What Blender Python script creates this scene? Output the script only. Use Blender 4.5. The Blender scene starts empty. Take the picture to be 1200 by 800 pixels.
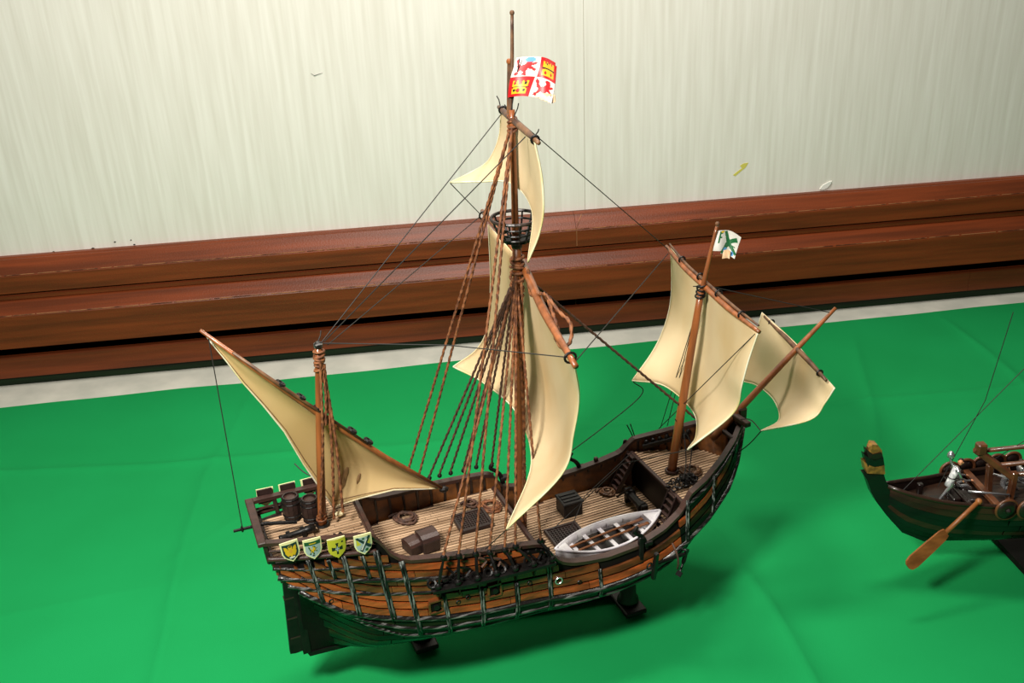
import bpy, bmesh, math, random
import numpy as np
from mathutils import Vector, Matrix
random.seed(7)
C = bpy.context.scene.collection
R = math.radians
# ---------------------------------------------------------------- camera
p, psi, rho = R(25), R(6.3), R(2.6)
fw = Vector((math.sin(psi)*math.cos(p), math.cos(psi)*math.cos(p), -math.sin(p)))
r0 = Vector((math.cos(psi), -math.sin(psi), 0)); d0 = fw.cross(r0)
rt = r0*math.cos(rho) + d0*math.sin(rho); dn = fw.cross(rt)
cam = bpy.data.cameras.new('camera'); cam.lens = 34.5; cam.sensor_width = 36; cam.clip_start = .02
co = bpy.data.objects.new('camera', cam); C.objects.link(co)
M = Matrix((rt, -dn, -fw)).transposed().to_4x4(); M.translation = Vector((0, 0, 1)); co.matrix_world = M
bpy.context.scene.camera = co
# ---------------------------------------------------------------- world, lights, exposure
w = bpy.data.worlds.new('world'); bpy.context.scene.world = w; w.use_nodes = True
w.node_tree.nodes['Background'].inputs[0].default_value = (1, .93, .84, 1)
w.node_tree.nodes['Background'].inputs[1].default_value = .05
def area(name, loc, size, power, col, target):
    l = bpy.data.lights.new(name, 'AREA'); l.shape = 'RECTANGLE'; l.size, l.size_y = size; l.energy = power; l.color = col
    o = bpy.data.objects.new(name, l); C.objects.link(o); o.location = loc
    o.rotation_euler = (Vector(target)-Vector(loc)).to_track_quat('-Z', 'Y').to_euler(); return o
area('front_lamp', (-.42, .30, 1.36), (.22, .18), 36, (1, .95, .87), (.2, 1.3, .1))
area('ceiling_lamp', (.25, 1.45, 2.15), (.7, .3), 33, (1, .94, .86), (.3, 1.9, .3))
vs = bpy.context.scene.view_settings
vs.view_transform = 'Standard'; vs.look = 'None'; vs.gamma = 1; vs.use_curve_mapping = False; vs.exposure = 0.0

# ---------------------------------------------------------------- materials
def lin(c): return tuple((x/255/12.92 if x/255 <= .04045 else ((x/255+.055)/1.055)**2.4) for x in c)
def mat(name, col, rough=.6, col2=None, scale=(20, 20, 20), detail=3, lo=.35, hi=.65, bump=0, bscale=60, metal=0, spec=.5, var=0, coat=0, wave=None, sss=0):
    m = bpy.data.materials.new(name); m.use_nodes = True; nt = m.node_tree; b = nt.nodes['Principled BSDF']
    b.inputs['Roughness'].default_value = rough; b.inputs['Metallic'].default_value = metal
    b.inputs['Specular IOR Level'].default_value = spec; b.inputs['Coat Weight'].default_value = coat
    c1 = lin(col)+(1,)
    b.inputs['Base Color'].default_value = c1
    tc = nt.nodes.new('ShaderNodeTexCoord'); last = None
    if col2:
        mp = nt.nodes.new('ShaderNodeMapping'); mp.inputs['Scale'].default_value = scale
        n = nt.nodes.new('ShaderNodeTexNoise'); n.inputs['Scale'].default_value = 1; n.inputs['Detail'].default_value = detail
        r = nt.nodes.new('ShaderNodeValToRGB'); r.color_ramp.elements[0].position = lo; r.color_ramp.elements[1].position = hi
        r.color_ramp.elements[0].color = c1; r.color_ramp.elements[1].color = lin(col2)+(1,)
        nt.links.new(tc.outputs['Object'], mp.inputs[0]); nt.links.new(mp.outputs[0], n.inputs[0]); nt.links.new(n.outputs[0], r.inputs[0])
        last = r.outputs[0]
    if var:
        oi = nt.nodes.new('ShaderNodeObjectInfo'); h = nt.nodes.new('ShaderNodeHueSaturation')
        mr = nt.nodes.new('ShaderNodeMapRange'); mr.inputs[3].default_value = 1-var; mr.inputs[4].default_value = 1+var
        nt.links.new(oi.outputs['Random'], mr.inputs[0]); nt.links.new(mr.outputs[0], h.inputs['Value'])
        if last: nt.links.new(last, h.inputs['Color'])
        else: h.inputs['Color'].default_value = c1
        last = h.outputs[0]
    if last: nt.links.new(last, b.inputs['Base Color'])
    if bump:
        n2 = nt.nodes.new('ShaderNodeTexNoise'); n2.inputs['Scale'].default_value = bscale; n2.inputs['Detail'].default_value = 4
        bp = nt.nodes.new('ShaderNodeBump'); bp.inputs['Strength'].default_value = bump; bp.inputs['Distance'].default_value = .002
        nt.links.new(tc.outputs['Object'], n2.inputs[0]); nt.links.new(n2.outputs[0], bp.inputs['Height']); nt.links.new(bp.outputs[0], b.inputs['Normal'])
    return m
m_cloth = mat('green_felt_cloth', (17, 136, 71), .85, (19, 142, 76), (3, 3, 3), spec=.12, bump=.15, bscale=900)
m_sheet = mat('white_table_sheet', (205, 205, 192), .8, (188, 190, 178), (14, 14, 14), spec=.2)
m_trim = mat('red_brown_varnished_wood', (122, 56, 26), .42, (92, 43, 20), (3, 60, 60), bump=.2, bscale=260, spec=.32)
m_trimshade = mat('recess_shade_green_bounce', (20, 42, 20), .5, (14, 26, 12), (3, 60, 60), spec=.2)  # recess shade and the cloth's green reflection put into the colour
m_edge = mat('pale_joint_edge_highlight', (160, 104, 66), .6, (84, 42, 24), (30, 30, 30), lo=.45, hi=.6)  # painted highlight for the trim edges, also used on the pale joints
m_strake = mat('orange_brown_plank', (108, 60, 26), .34, (48, 27, 11), (26, 60, 130), var=.22, bump=.25, bscale=220, coat=.25)
m_strake_o = mat('rust_orange_plank', (150, 74, 32), .34, (84, 42, 18), (22, 60, 130), var=.2, bump=.25, bscale=220, coat=.25)
m_hullin = mat('black_hull', (9, 8, 7), .6, (15, 12, 9), (60, 60, 60), spec=.15)
m_green = mat('bottle_green_bottom_plank', (10, 16, 11), .3, (44, 38, 18), (14, 60, 90), lo=.45, hi=.75, var=.2, spec=.2)
m_wale = mat('black_drybrushed_wale', (20, 17, 16), .32, (130, 128, 126), (22, 330, 330), lo=.51, hi=.76, bump=.3, bscale=260, coat=.1)
m_rib = mat('grey_green_drybrushed_rib', (15, 19, 17), .36, (138, 147, 140), (420, 420, 22), lo=.49, hi=.74, bump=.4, bscale=300, spec=.35)
m_rail = mat('dark_brown_rail', (62, 38, 32), .45, (44, 27, 22), (40, 90, 90), bump=.2, bscale=200)
m_dark = mat('dark_brown_paint', (44, 29, 25), .45, (28, 18, 16), (60, 60, 60), bump=.25, bscale=200)
m_black = mat('black_gloss_paint', (9, 8, 8), .42, (20, 17, 16), (90, 90, 90), spec=.3)
m_lining = mat('ochre_bulwark_lining', (118, 70, 30), .45, (66, 38, 16), (40, 60, 60), bump=.2, bscale=200)
m_deck = mat('pale_deck_plank', (176, 146, 116), .65, (124, 96, 70), (10, 130, 40), lo=.4, hi=.7, bump=.25, bscale=250)
m_deckgap = mat('dark_deck_seam', (62, 40, 24), .8)
m_mast = mat('orange_brown_mast', (148, 84, 42), .4, (108, 60, 28), (80, 80, 8), bump=.1, coat=.2)
m_mastdark = mat('weathered_brown_spar', (112, 78, 50), .5, (66, 42, 30), (60, 60, 60))
m_sail = mat('cream_sail', (224, 203, 164), .5, (210, 176, 122), (9, 9, 6), lo=.42, hi=.78, bump=.12, bscale=40, spec=.3)
m_sail2 = mat('shaded_lateen_sail', (206, 178, 126), .55, (196, 164, 104), (9, 9, 6), lo=.4, hi=.8, bump=.12, bscale=40, spec=.3)  # darker shading of the lateen put into its sail colour
m_hem = mat('pale_sail_edge', (240, 236, 214), .5, (232, 214, 150), (22, 22, 22))
m_stain = mat('brown_smear', (104, 76, 46), .6, (140, 108, 68), (200, 200, 80))
m_rope = mat('brown_rope', (134, 82, 46), .7, (84, 46, 24), (150, 150, 150), lo=.4, hi=.6)
m_rope2 = mat('dark_brown_rope', (86, 56, 40), .7, (54, 34, 26), (150, 150, 150))
m_thin = mat('black_thread', (26, 24, 22), .7)
m_white = mat('white_boat_paint', (232, 230, 232), .45, (205, 200, 208), (60, 60, 60), bump=.2)
m_oak = mat('brown_oar_wood', (150, 92, 44), .45, (112, 64, 28), (30, 30, 90))
m_stand = mat('dark_green_black_plastic', (22, 26, 23), .4, (26, 29, 27), (30, 30, 30))
m_standb = mat('dark_brown_base', (30, 22, 22), .5)
m_vhull = mat('viking_brown_plank', (48, 29, 18), .36, (30, 18, 11), (20, 60, 80), var=.15, coat=.1)
m_vgreen = mat('viking_green_plank', (8, 32, 20), .32, (14, 26, 17), (20, 60, 80), var=.15, spec=.35)
m_vwood = mat('viking_wood', (104, 60, 32), .4, (72, 40, 22), (50, 50, 50), coat=.2)
m_vdark = mat('viking_dark', (28, 15, 11), .4, (18, 10, 8), (60, 60, 60), coat=.2)
m_gold = mat('gold_brown_paint', (150, 108, 44), .35, (92, 66, 30), (120, 120, 120), coat=.3)
m_silver = mat('silver_paint', (196, 198, 202), .25, metal=.85)
m_tunic = mat('white_silver_tunic', (228, 228, 228), .4, (176, 176, 182), (220, 220, 220))
m_skin = mat('flesh_paint', (206, 142, 100), .5)
m_hair = mat('dark_hair', (40, 26, 20), .6)
m_plaster = mat('dry_white_chip', (232, 232, 226), .8)
m_yellow = mat('yellow_smear', (206, 196, 92), .7)
for m_ in (m_sail, m_sail2, m_hem):
    nt = m_.node_tree; pb = nt.nodes['Principled BSDF']; out = nt.nodes['Material Output']; tl = nt.nodes.new('ShaderNodeBsdfTranslucent'); mx = nt.nodes.new('ShaderNodeMixShader'); mx.inputs[0].default_value = .22
    src = pb.inputs['Base Color'].links[0].from_socket; nt.links.new(src, tl.inputs[0]); nt.links.new(pb.outputs[0], mx.inputs[1]); nt.links.new(tl.outputs[0], mx.inputs[2]); nt.links.new(mx.outputs[0], out.inputs[0])
def flat(name, c, rough=.45): return mat(name, c, rough)
f_red, f_white, f_yel, f_blk, f_grn, f_blu, f_pnk = [flat(n, c) for n, c in (('flag_red', (178, 20, 26)), ('flag_white', (202, 199, 192)), ('flag_yellow', (206, 168, 28)), ('ink_black', (24, 24, 20)), ('flag_green', (24, 92, 50)), ('flag_blue', (84, 150, 200)), ('paper_tan', (226, 188, 150)))]
s_cream, s_lime, s_navy, s_org, s_dgrn, s_grey = [flat(n, c) for n, c in (('shield_cream', (214, 214, 160)), ('shield_lime', (176, 172, 44)), ('shield_navy', (26, 40, 44)), ('shield_orange', (200, 150, 50)), ('shield_green', (30, 74, 40)), ('shield_grey', (150, 165, 165)))]

def wallpaper():
    m = bpy.data.materials.new('ivory_striped_wallpaper'); m.use_nodes = True; nt = m.node_tree; b = nt.nodes['Principled BSDF']
    b.inputs['Roughness'].default_value = .6; b.inputs['Specular IOR Level'].default_value = .25
    tc = nt.nodes.new('ShaderNodeTexCoord'); N = nt.nodes.new; L = nt.links.new
    mp = N('ShaderNodeMapping'); mp.inputs['Scale'].default_value = (95, 1, 4.5); L(tc.outputs['Object'], mp.inputs[0])
    n = N('ShaderNodeTexNoise'); n.inputs['Scale'].default_value = 1; n.inputs['Detail'].default_value = 2.5; L(mp.outputs[0], n.inputs[0])
    r = N('ShaderNodeValToRGB'); r.color_ramp.elements[0].position = .3; r.color_ramp.elements[1].position = .7
    r.color_ramp.elements[0].color = lin((217, 213, 203))+(1,); r.color_ramp.elements[1].color = lin((230, 227, 219))+(1,)
    L(n.outputs[0], r.inputs[0]); L(r.outputs[0], b.inputs['Base Color'])
    bp = N('ShaderNodeBump'); bp.inputs['Strength'].default_value = .12; bp.inputs['Distance'].default_value = .002
    L(n.outputs[0], bp.inputs['Height']); L(bp.outputs[0], b.inputs['Normal'])
    return m
m_wall = wallpaper()

# ---------------------------------------------------------------- mesh helpers
def mesh(name, V, F, m, parent=None, smooth=False, mats=None, midx=None):
    me = bpy.data.meshes.new(name); me.from_pydata([tuple(v) for v in V], [], F)
    for x in (mats or [m]): me.materials.append(x)
    if midx is not None: me.polygons.foreach_set('material_index', midx)
    if smooth: me.polygons.foreach_set('use_smooth', [True]*len(me.polygons))
    bm = bmesh.new(); bm.from_mesh(me); bmesh.ops.recalc_face_normals(bm, faces=bm.faces); bm.to_mesh(me); bm.free()
    o = bpy.data.objects.new(name, me); C.objects.link(o)
    if parent: o.parent = parent
    return o
class MB:
    def __init__(s): s.V = []; s.F = []
    def add(s, VF):
        V, F = VF; k = len(s.V); s.V += [tuple(v) for v in V]; s.F += [tuple(i+k for i in f) for f in F]; return s
    def out(s, name, m, parent=None, smooth=False): return mesh(name, s.V, s.F, m, parent, smooth)
def box(c, s, rz=0, taper=1, rot=None):
    cx, cy, cz = c; a, b, h = [x/2 for x in s]; V = []
    for z, t in ((-h, 1), (h, taper)):
        for x, y in ((-a, -b), (a, -b), (a, b), (-a, b)): V.append(Vector((x*t, y*t, z)))
    rm = rot if rot is not None else Matrix.Rotation(rz, 3, 'Z')
    V = [rm@v+Vector(c) for v in V]
    return V, [(0, 3, 2, 1), (4, 5, 6, 7), (0, 1, 5, 4), (1, 2, 6, 5), (2, 3, 7, 6), (3, 0, 4, 7)]
def cbox(c, s, rz=0, bev=.15, rot=None, taper=1):      # box with chamfered edges
    V, F = box((0, 0, 0), s, 0, taper); bm = bmesh.new(); vs_ = [bm.verts.new(v) for v in V]; [bm.faces.new([vs_[i] for i in f]) for f in F]
    bmesh.ops.bevel(bm, geom=list(bm.edges), offset=min(s)*bev, segments=1, affect='EDGES')
    rm = rot if rot is not None else Matrix.Rotation(rz, 3, 'Z')
    bm.verts.index_update(); V = [rm@v.co+Vector(c) for v in bm.verts]; F = [tuple(v.index for v in f.verts) for f in bm.faces]; bm.free(); return V, F
def frames(P):
    P = [Vector(q) for q in P]; out = []; up = None
    for i, q in enumerate(P):
        t = (P[min(i+1, len(P)-1)]-P[max(i-1, 0)]).normalized()
        if up is None: up = Vector((0, 0, 1)) if abs(t.z) < .9 else Vector((1, 0, 0))
        a = (up-t*up.dot(t)).normalized(); up = a; out.append((q, t, a, t.cross(a)))
    return out
def tube(P, r, n=8, cap=True, sq=1):
    V = []; F = []; fr = frames(P)
    for i, (q, t, a, b) in enumerate(fr):
        rr = r[i] if isinstance(r, (list, tuple)) else r
        for k in range(n):
            th = 2*math.pi*k/n; V.append(q+a*(rr*math.cos(th)*sq)+b*(rr*math.sin(th)))
    for i in range(len(fr)-1):
        for k in range(n): F.append((i*n+k, i*n+(k+1) % n, (i+1)*n+(k+1) % n, (i+1)*n+k))
    if cap: F.append(tuple(range(n))[::-1]); F.append(tuple((len(fr)-1)*n+k for k in range(n)))
    return V, F
def resample(P, step):
    P = [Vector(q) for q in P]; out = [P[0]]
    for a, b in zip(P, P[1:]):
        n = max(1, int((b-a).length/step)); out += [a.lerp(b, (i+1)/n) for i in range(n)]
    return out
def crom(P, n):
    P = [Vector(q) for q in P]; Q = [P[0]*2-P[1]]+P+[P[-1]*2-P[-2]]; out = []
    for i in range(1, len(Q)-2):
        for k in range(n):
            t = k/n; a, b, c, d = Q[i-1:i+3]
            out.append(.5*((2*b)+(c-a)*t+(2*a-5*b+4*c-d)*t*t+(3*b-a-3*c+d)*t**3))
    out.append(P[-1]); return out
def twist(P, r, pitch=.011, step=.0022):       # three-strand laid rope
    P = resample(P, step); fr = frames(P); V = []; F = []; n = 9; L = 0
    for i, (q, t, a, b) in enumerate(fr):
        if i: L += (fr[i][0]-fr[i-1][0]).length
        ph = L/pitch*2*math.pi/1
        for k in range(n):
            th = 2*math.pi*k/n; rr = r*(.78+.30*math.cos(3*(th)-ph*1.0))
            V.append(q+a*(rr*math.cos(th))+b*(rr*math.sin(th)))
    for i in range(len(fr)-1):
        for k in range(n): F.append((i*n+k, i*n+(k+1) % n, (i+1)*n+(k+1) % n, (i+1)*n+k))
    return V, F
def lathe(prof, n=16, o=(0, 0, 0), rot=None, cap=True):
    V = []; F = []; o = Vector(o)
    for r_, z in prof:
        for k in range(n):
            v = Vector((r_*math.cos(2*math.pi*k/n), r_*math.sin(2*math.pi*k/n), z)); V.append((rot@v if rot else v)+o)
    for i in range(len(prof)-1):
        for k in range(n): F.append((i*n+k, i*n+(k+1) % n, (i+1)*n+(k+1) % n, (i+1)*n+k))
    if cap: F.append(tuple(range(n))[::-1]); F.append(tuple((len(prof)-1)*n+k for k in range(n)))
    return V, F
def ball(c, r, n=8, s=(1, 1, 1)):
    V, F = lathe([(r*math.sin(math.pi*(i+.02)/(5.04)), -r*math.cos(math.pi*(i+.02)/5.04)) for i in range(6)], n)
    return [Vector((v.x*s[0], v.y*s[1], v.z*s[2]))+Vector(c) for v in V], F
def torus(c, R_, r, n=16, k=6, rot=None):
    V = []; F = []
    for i in range(n):
        a = 2*math.pi*i/n
        for j in range(k):
            b = 2*math.pi*j/k; v = Vector(((R_+r*math.cos(b))*math.cos(a), (R_+r*math.cos(b))*math.sin(a), r*math.sin(b)))
            V.append((rot@v if rot else v)+Vector(c))
    for i in range(n):
        for j in range(k): F.append((i*k+j, i*k+(j+1) % k, ((i+1) % n)*k+(j+1) % k, ((i+1) % n)*k+j))
    return V, F
def between(a, b, wd, ht):      # a bar of rectangular section from a to b
    a, b = Vector(a), Vector(b); t = (b-a); L = t.length; t.normalize(); up = Vector((0, 0, 1)) if abs(t.z) < .95 else Vector((1, 0, 0))
    y = up.cross(t).normalized(); z = t.cross(y); rm = Matrix((t, y, z)).transposed()
    return cbox((a+b)/2, (L, wd, ht), rot=rm)
def thing(name, label, cat, loc, rz=0, group=None):
    o = bpy.data.objects.new(name, None); o.empty_display_size = .02; C.objects.link(o); o.location = loc; o.rotation_euler = (0, 0, rz)
    o['label'] = label; o['category'] = cat
    if group: o['group'] = group
    return o
def tag(o, label, cat, group=None):
    o['label'] = label; o['category'] = cat
    if group: o['group'] = group
    return o
def struct(o): o['kind'] = 'structure'; return o
def stuff(o): o['kind'] = 'stuff'; return o
def prism_x(prof, x0, x1):     # prof: list of (y,z)
    n = len(prof); V = [(x0, y, z) for y, z in prof]+[(x1, y, z) for y, z in prof]
    return V, [tuple(range(n)), tuple(range(n, 2*n))[::-1]]+[(i, (i+1) % n, n+(i+1) % n, n+i) for i in range(n)]

# ================================================================ SETTING
YW = 2.18
V, F = box((.4, YW+.03, .9), (5.2, .06, 3.6)); wall = struct(mesh('wall_back', V, F, m_wall))
V, F = box((.4, .2, -.93), (5.2, 4.1, .06)); struct(mesh('floor', V, F, m_vdark))
# wallpaper seam, chip, smear and dark flecks on the wall
def wpatch(name, pts, m, th=.0012):
    n = len(pts); V = [(x, YW, z) for x, z in pts]+[(x, YW-th, z) for x, z in pts]
    return mesh(name, V, [tuple(range(n)), tuple(range(n, 2*n))]+[(i, (i+1) % n, n+(i+1) % n, n+i) for i in range(n)], m, wall)
m_seam = flat('seam_grey', (168, 162, 146), .8)
wpatch('wallpaper_seam', [(.4262, .29), (.4272, .29), (.4292, 1.2), (.4282, 1.2)], m_seam, .0006)
wpatch('plaster_chip', [(1.000, .305), (1.008, .303), (1.018, .307), (1.026, .316), (1.028, .323), (1.018, .320), (1.006, .314)], m_plaster, .003)
wpatch('yellow_smear', [(.782, .356), (.788, .353), (.800, .363), (.812, .372), (.818, .383), (.806, .382), (.798, .377), (.803, .371), (.790, .362)], m_yellow, .0006)
wpatch('scratch', [(-.165, .651), (-.158, .646), (-.150, .648), (-.140, .650), (-.151, .6465), (-.158, .6442)], flat('scratch_grey', (120, 122, 118)), .001)
for i, (x, z, a) in enumerate([(-.83, .294, .012), (-.79, .296, .006), (-.775, .300, .003), (-.69, .301, .004), (-.60, .302, .003), (-.64, .3115, .003), (-.76, .2975, .006), (-.605, .313, .002)]):
    wpatch('dark_fleck', [(x-a, z), (x, z-.0014), (x+a, z+.0004), (x, z+.0018)], m_vdark, .0008)
X0, X1 = -2.1, 2.9
def trim(name, prof, m, cuts=()):
    xs = [X0]+list(cuts)+[X1]; root = None
    for i, (a, b) in enumerate(zip(xs, xs[1:])):
        V, F = prism_x(prof, a+(.0008 if i else 0), b)
        o = mesh(name if root is None else 'board', V, F, m, root)
        if root is None: root = struct(o)
    return root
t = trim('trim_1', [(YW, 0), (YW, .300), (2.168, .300), (2.164, .297), (2.158, .297)]+[(2.134, .272), (2.130, .267), (2.130, .228), (2.150, .228), (2.150, 0)], m_trim, (.396,))
trim('trim_2', [(2.150, 0), (2.150, .2225), (2.141, .2225), (2.136, .219), (2.136, .212)]+[(2.139, .210), (2.133, .208), (2.109, .187), (2.106, .182), (2.106, .107), (2.150, .107)][:5]+[(2.1505, .107)], m_trim)
trim('trim_3', [(2.1505, 0), (2.1505, .107), (2.158, .107), (2.158, 0)], m_trimshade)
trim('trim_4', [(2.1502, .020), (2.1502, .0735), (2.137, .0735), (2.134, .071), (2.134, .023)], m_trim, (1.395,))
V, F = prism_x([(2.1495, .0), (2.1495, .0200), (2.146, .0200), (2.146, .0)], X0, X1); struct(mesh('trim_5', V, F, m_trimshade))  # strip coloured as the shade and green reflection in the base gap
for (y, z, nm) in ((2.1316, .2700, .0012), (2.1072, .1850, .0014)):
    k = X0; e = MB()
    while k < X1:
        L = random.uniform(.02, .14); e.add(box((k+L/2, y, z), (L*.93, nm*1.3, nm))); k += L
    e.out('edge_highlight', m_edge, t)  # broken pale strips stand in for the highlight along the edges
V, F = between((.414, 2.1565, .297), (.3975, 2.1328, .2715), .0014, .0012); mesh('pale_joint', V, F, m_edge, t)
V, F = box((.397, 2.1298, .249), (.0012, .001, .038)); mesh('pale_joint', V, F, m_edge, t)
# table, white sheet, green cloth
tb = thing('table', 'large table against the wall, under a white sheet and green cloth', 'table', (.4, 1.2, -.9))
V, F = box((0, 0, .879), (4.6, 1.94, .035)); mesh('table_top', V, F, m_vdark, tb)
for x in (-2.1, 2.1):
    for y in (-.85, .85): V, F = box((x, y, .43), (.07, .07, .86)); mesh('leg', V, F, m_vdark, tb)
V, F = box((.4, 1.196, -.0022), (4.62, 1.906, .0025)); tag(mesh('table_sheet', V, F, m_sheet), 'off-white sheet edge showing between green cloth and wooden wall trim', 'sheet')
nx, ny = 640, 250
xs = np.linspace(-1.85, 2.65, nx); edge = np.interp(xs, [-1.85, -.92, -.36, .39, .9, 1.5, 2.65], [2.03, 2.032, 2.039, 2.057, 2.066, 2.080, 2.09])
edge = edge+.0016*np.sin(xs*9)+.001*np.sin(xs*23+1)
T = np.linspace(0, 1, ny)
X = np.repeat(xs[None, :], ny, 0); Yy = .26+(edge[None, :]-.26)*T[:, None]
def crease(x0, y0, x1, y1, h, wd, sg=1):
    dx, dy = x1-x0, y1-y0; L = math.hypot(dx, dy); u = ((X-x0)*dx+(Yy-y0)*dy)/L; v = (-(X-x0)*dy+(Yy-y0)*dx)/L+.004*np.sin(u*11)
    m_ = 1/(1+np.exp(-(u+.02)/.03))/(1+np.exp((u-L)/.03)); return h*np.exp(-np.abs(v)/wd)*m_
Zc = .0016+.0011*np.sin(X*5.1+Yy*2.3)*np.sin(Yy*6.2-X*1.3)+.0007*np.sin(X*13+2)*np.sin(Yy*11+X*4)
Zc += 1.7*crease(-1.8, 1.80, -.16, 1.694, .0034, .010)+1.7*crease(-.16, 1.694, 2.6, 1.66, .0028, .010)
Zc += 1.7*crease(-.395, .4, -.417, 1.65, .0055, .016)+1.7*crease(-.417, 1.65, -.36, 2.0, .0024, .012)
Zc += 1.7*crease(.49, .3, .492, 1.12, .0045, .014)+1.7*crease(.492, 1.12, .44, 1.45, .0034, .014)
Zc += 1.7*crease(.86, 1.52, 1.02, 1.95, .003, .012)+1.7*crease(-1.0, 1.25, -.42, 1.33, .0016, .015)+1.7*crease(-.9, 1.9, -.75, 1.6, .002, .012)
Zc += 1.7*crease(.55, 1.38, .95, 1.3, .0018, .016)+1.7*crease(1.2, .5, 1.28, 2.0, .003, .012)+1.7*crease(-.42, 1.40, -.25, 1.62, .0014, .01)
Zc = np.maximum(Zc, .0009)
Vc = np.stack([X, Yy, Zc], -1).reshape(-1, 3).tolist()
Fc = [(j*nx+i, j*nx+i+1, (j+1)*nx+i+1, (j+1)*nx+i) for j in range(ny-1) for i in range(nx-1)]
cl = mesh('tablecloth', Vc, Fc, m_cloth, smooth=True); tag(cl, 'bright green cloth with soft fold creases spread over the table', 'tablecloth')

# ================================================================ CARRACK (ship frame: s forward, b to port, z up)
O = Vector((-.213, 1.03, 0)); TH = R(15)
RZ = Matrix.Rotation(TH, 3, 'Z')
def W(s, b, z): return O+RZ@Vector((s, b, z))
ship = thing('model_ship', 'large wooden carrack model with cream sails and heraldic flag, centre of the table', 'model ship', O, TH)
def P(name, VF, m, parent=None, smooth=False): return mesh(name, VF[0], VF[1], m, parent or ship, smooth)
def itp(x, T_): return float(np.interp(x, [a for a, _ in T_], [b for _, b in T_]))
RAILZ = [(0, .308), (.05, .302), (.10, .297), (.126, .293), (.136, .283), (.146, .264), (.156, .254), (.17, .248), (.2, .244), (.25, .240), (.3, .235), (.335, .230), (.345, .225), (.352, .212), (.362, .198), (.38, .191), (.4, .188), (.43, .186), (.48, .189), (.52, .198), (.55, .210), (.560, .222), (.570, .232), (.60, .239), (.64, .252), (.68, .268), (.706, .279)]
RAILB = [(0, .0485), (.04, .056), (.08, .062), (.13, .069), (.17, .077), (.25, .087), (.34, .093), (.37, .100), (.43, .104), (.48, .103), (.52, .097), (.56, .086), (.60, .072), (.64, .053), (.67, .035), (.69, .018), (.706, .004)]
WALEZ = [(0, .258), (.03, .238), (.042, .226), (.078, .198), (.118, .178), (.16, .166), (.2, .158), (.25, .153), (.34, .148), (.4, .146), (.45, .147), (.5, .153), (.55, .166), (.6, .184), (.65, .211), (.68, .235), (.706, .272)]
KEELZ = [(.036, .090), (.1, .084), (.2, .084), (.3, .089), (.4, .096), (.48, .106), (.53, .115), (.57, .127), (.615, .149), (.655, .182), (.68, .213), (.706, .268)]
def railz(s): return itp(s, RAILZ)
def railb(s): return itp(s, RAILB)
def walez(s): return itp(s, WALEZ)
def waleb(s): return railb(s)+.012*min(1, s/.08)*min(1, max(0, (.706-s)/.06))+.0
def keelz(s): return itp(s, KEELZ)
def hb(s, z):
    zw, bw = walez(s), waleb(s)
    if z >= zw: return bw+(railb(s)-bw)*min(1, (z-zw)/max(.01, railz(s)-zw))
    zk = keelz(s); u = max(0, min(1, (z-zk)/max(.004, zw-zk)))
    full = (1-(1-u)**2.4)**.64; vee = u**2.6
    k = min(1, max(0, (s-.038)/.085)); k = k*k*(3-2*k); e = min(1, max(0, (.70-s)/.16))
    f = full*k+vee*(1-k); f = f*e+(u**.9)*(1-e)
    return .004+(bw-.004)*f
# hull shell
SS = [.036+.12*i/36 for i in range(36)]+[.156+.55*i/56 for i in range(57)]
V = []; F = []; NU = 12
for s in SS:
    zk, zt = keelz(s), (.275 if s < .13 else railz(s)-.002)
    zw = walez(s); zz = [zk+(zw-zk)*i/(NU-4) for i in range(NU-3)]+[zw+(max(zt, zw+.001)-zw)*i/3 for i in (1, 2, 3)]
    V += [(s, -hb(s, z)+.001, z) for z in zz[::-1]]+[(s, hb(s, z)-.001, z) for z in zz]
n = 2*NU
for i in range(len(SS)-1):
    for k in range(n-1): F.append((i*n+k, i*n+k+1, (i+1)*n+k+1, (i+1)*n+k))
F.append(tuple(range(n)))
P('hull_shell', (V, F), m_hullin, smooth=False)
# stern counter block
def s0(z): return float(np.interp(z, [.232, .25, .308], [.028, .016, 0]))
V = []; zs = [.232, .242, .25, .26, .275]
for z in zs: V += [(s0(z), -hb(s0(z), z)+.001, z), (.05, -hb(.05, z)+.001, z), (.05, hb(.05, z)-.001, z), (s0(z), hb(s0(z), z)-.001, z)]
F = [tuple(range(4)), tuple(range(16, 20))]
for i in range(4):
    for k in range(4): F.append((i*4+k, i*4+(k+1) % 4, i*4+4+(k+1) % 4, i*4+4+k))
P('stern_counter', (V, F), m_dark)
# swept strip on the hull side
def strip(side, s_a, s_b, zf, h, out, m, name, inn=.0, n=10, parent=None):
    V = []; F = []
    for i in range(n+1):
        s = s_a+(s_b-s_a)*i/n; z = zf(s)
        for zz, o_ in ((z, -inn), (z, out), (z+h, out), (z+h, -inn)):
            V.append((s, side*(hb(s, min(zz, railz(s)))+o_), zz))
    for i in range(n):
        for k in range(4): F.append((i*4+k, i*4+(k+1) % 4, i*4+4+(k+1) % 4, i*4+4+k))
    F += [(0, 1, 2, 3), (4*n, 4*n+3, 4*n+2, 4*n+1)]
    return P(name, (V, F), m, parent)
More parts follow.
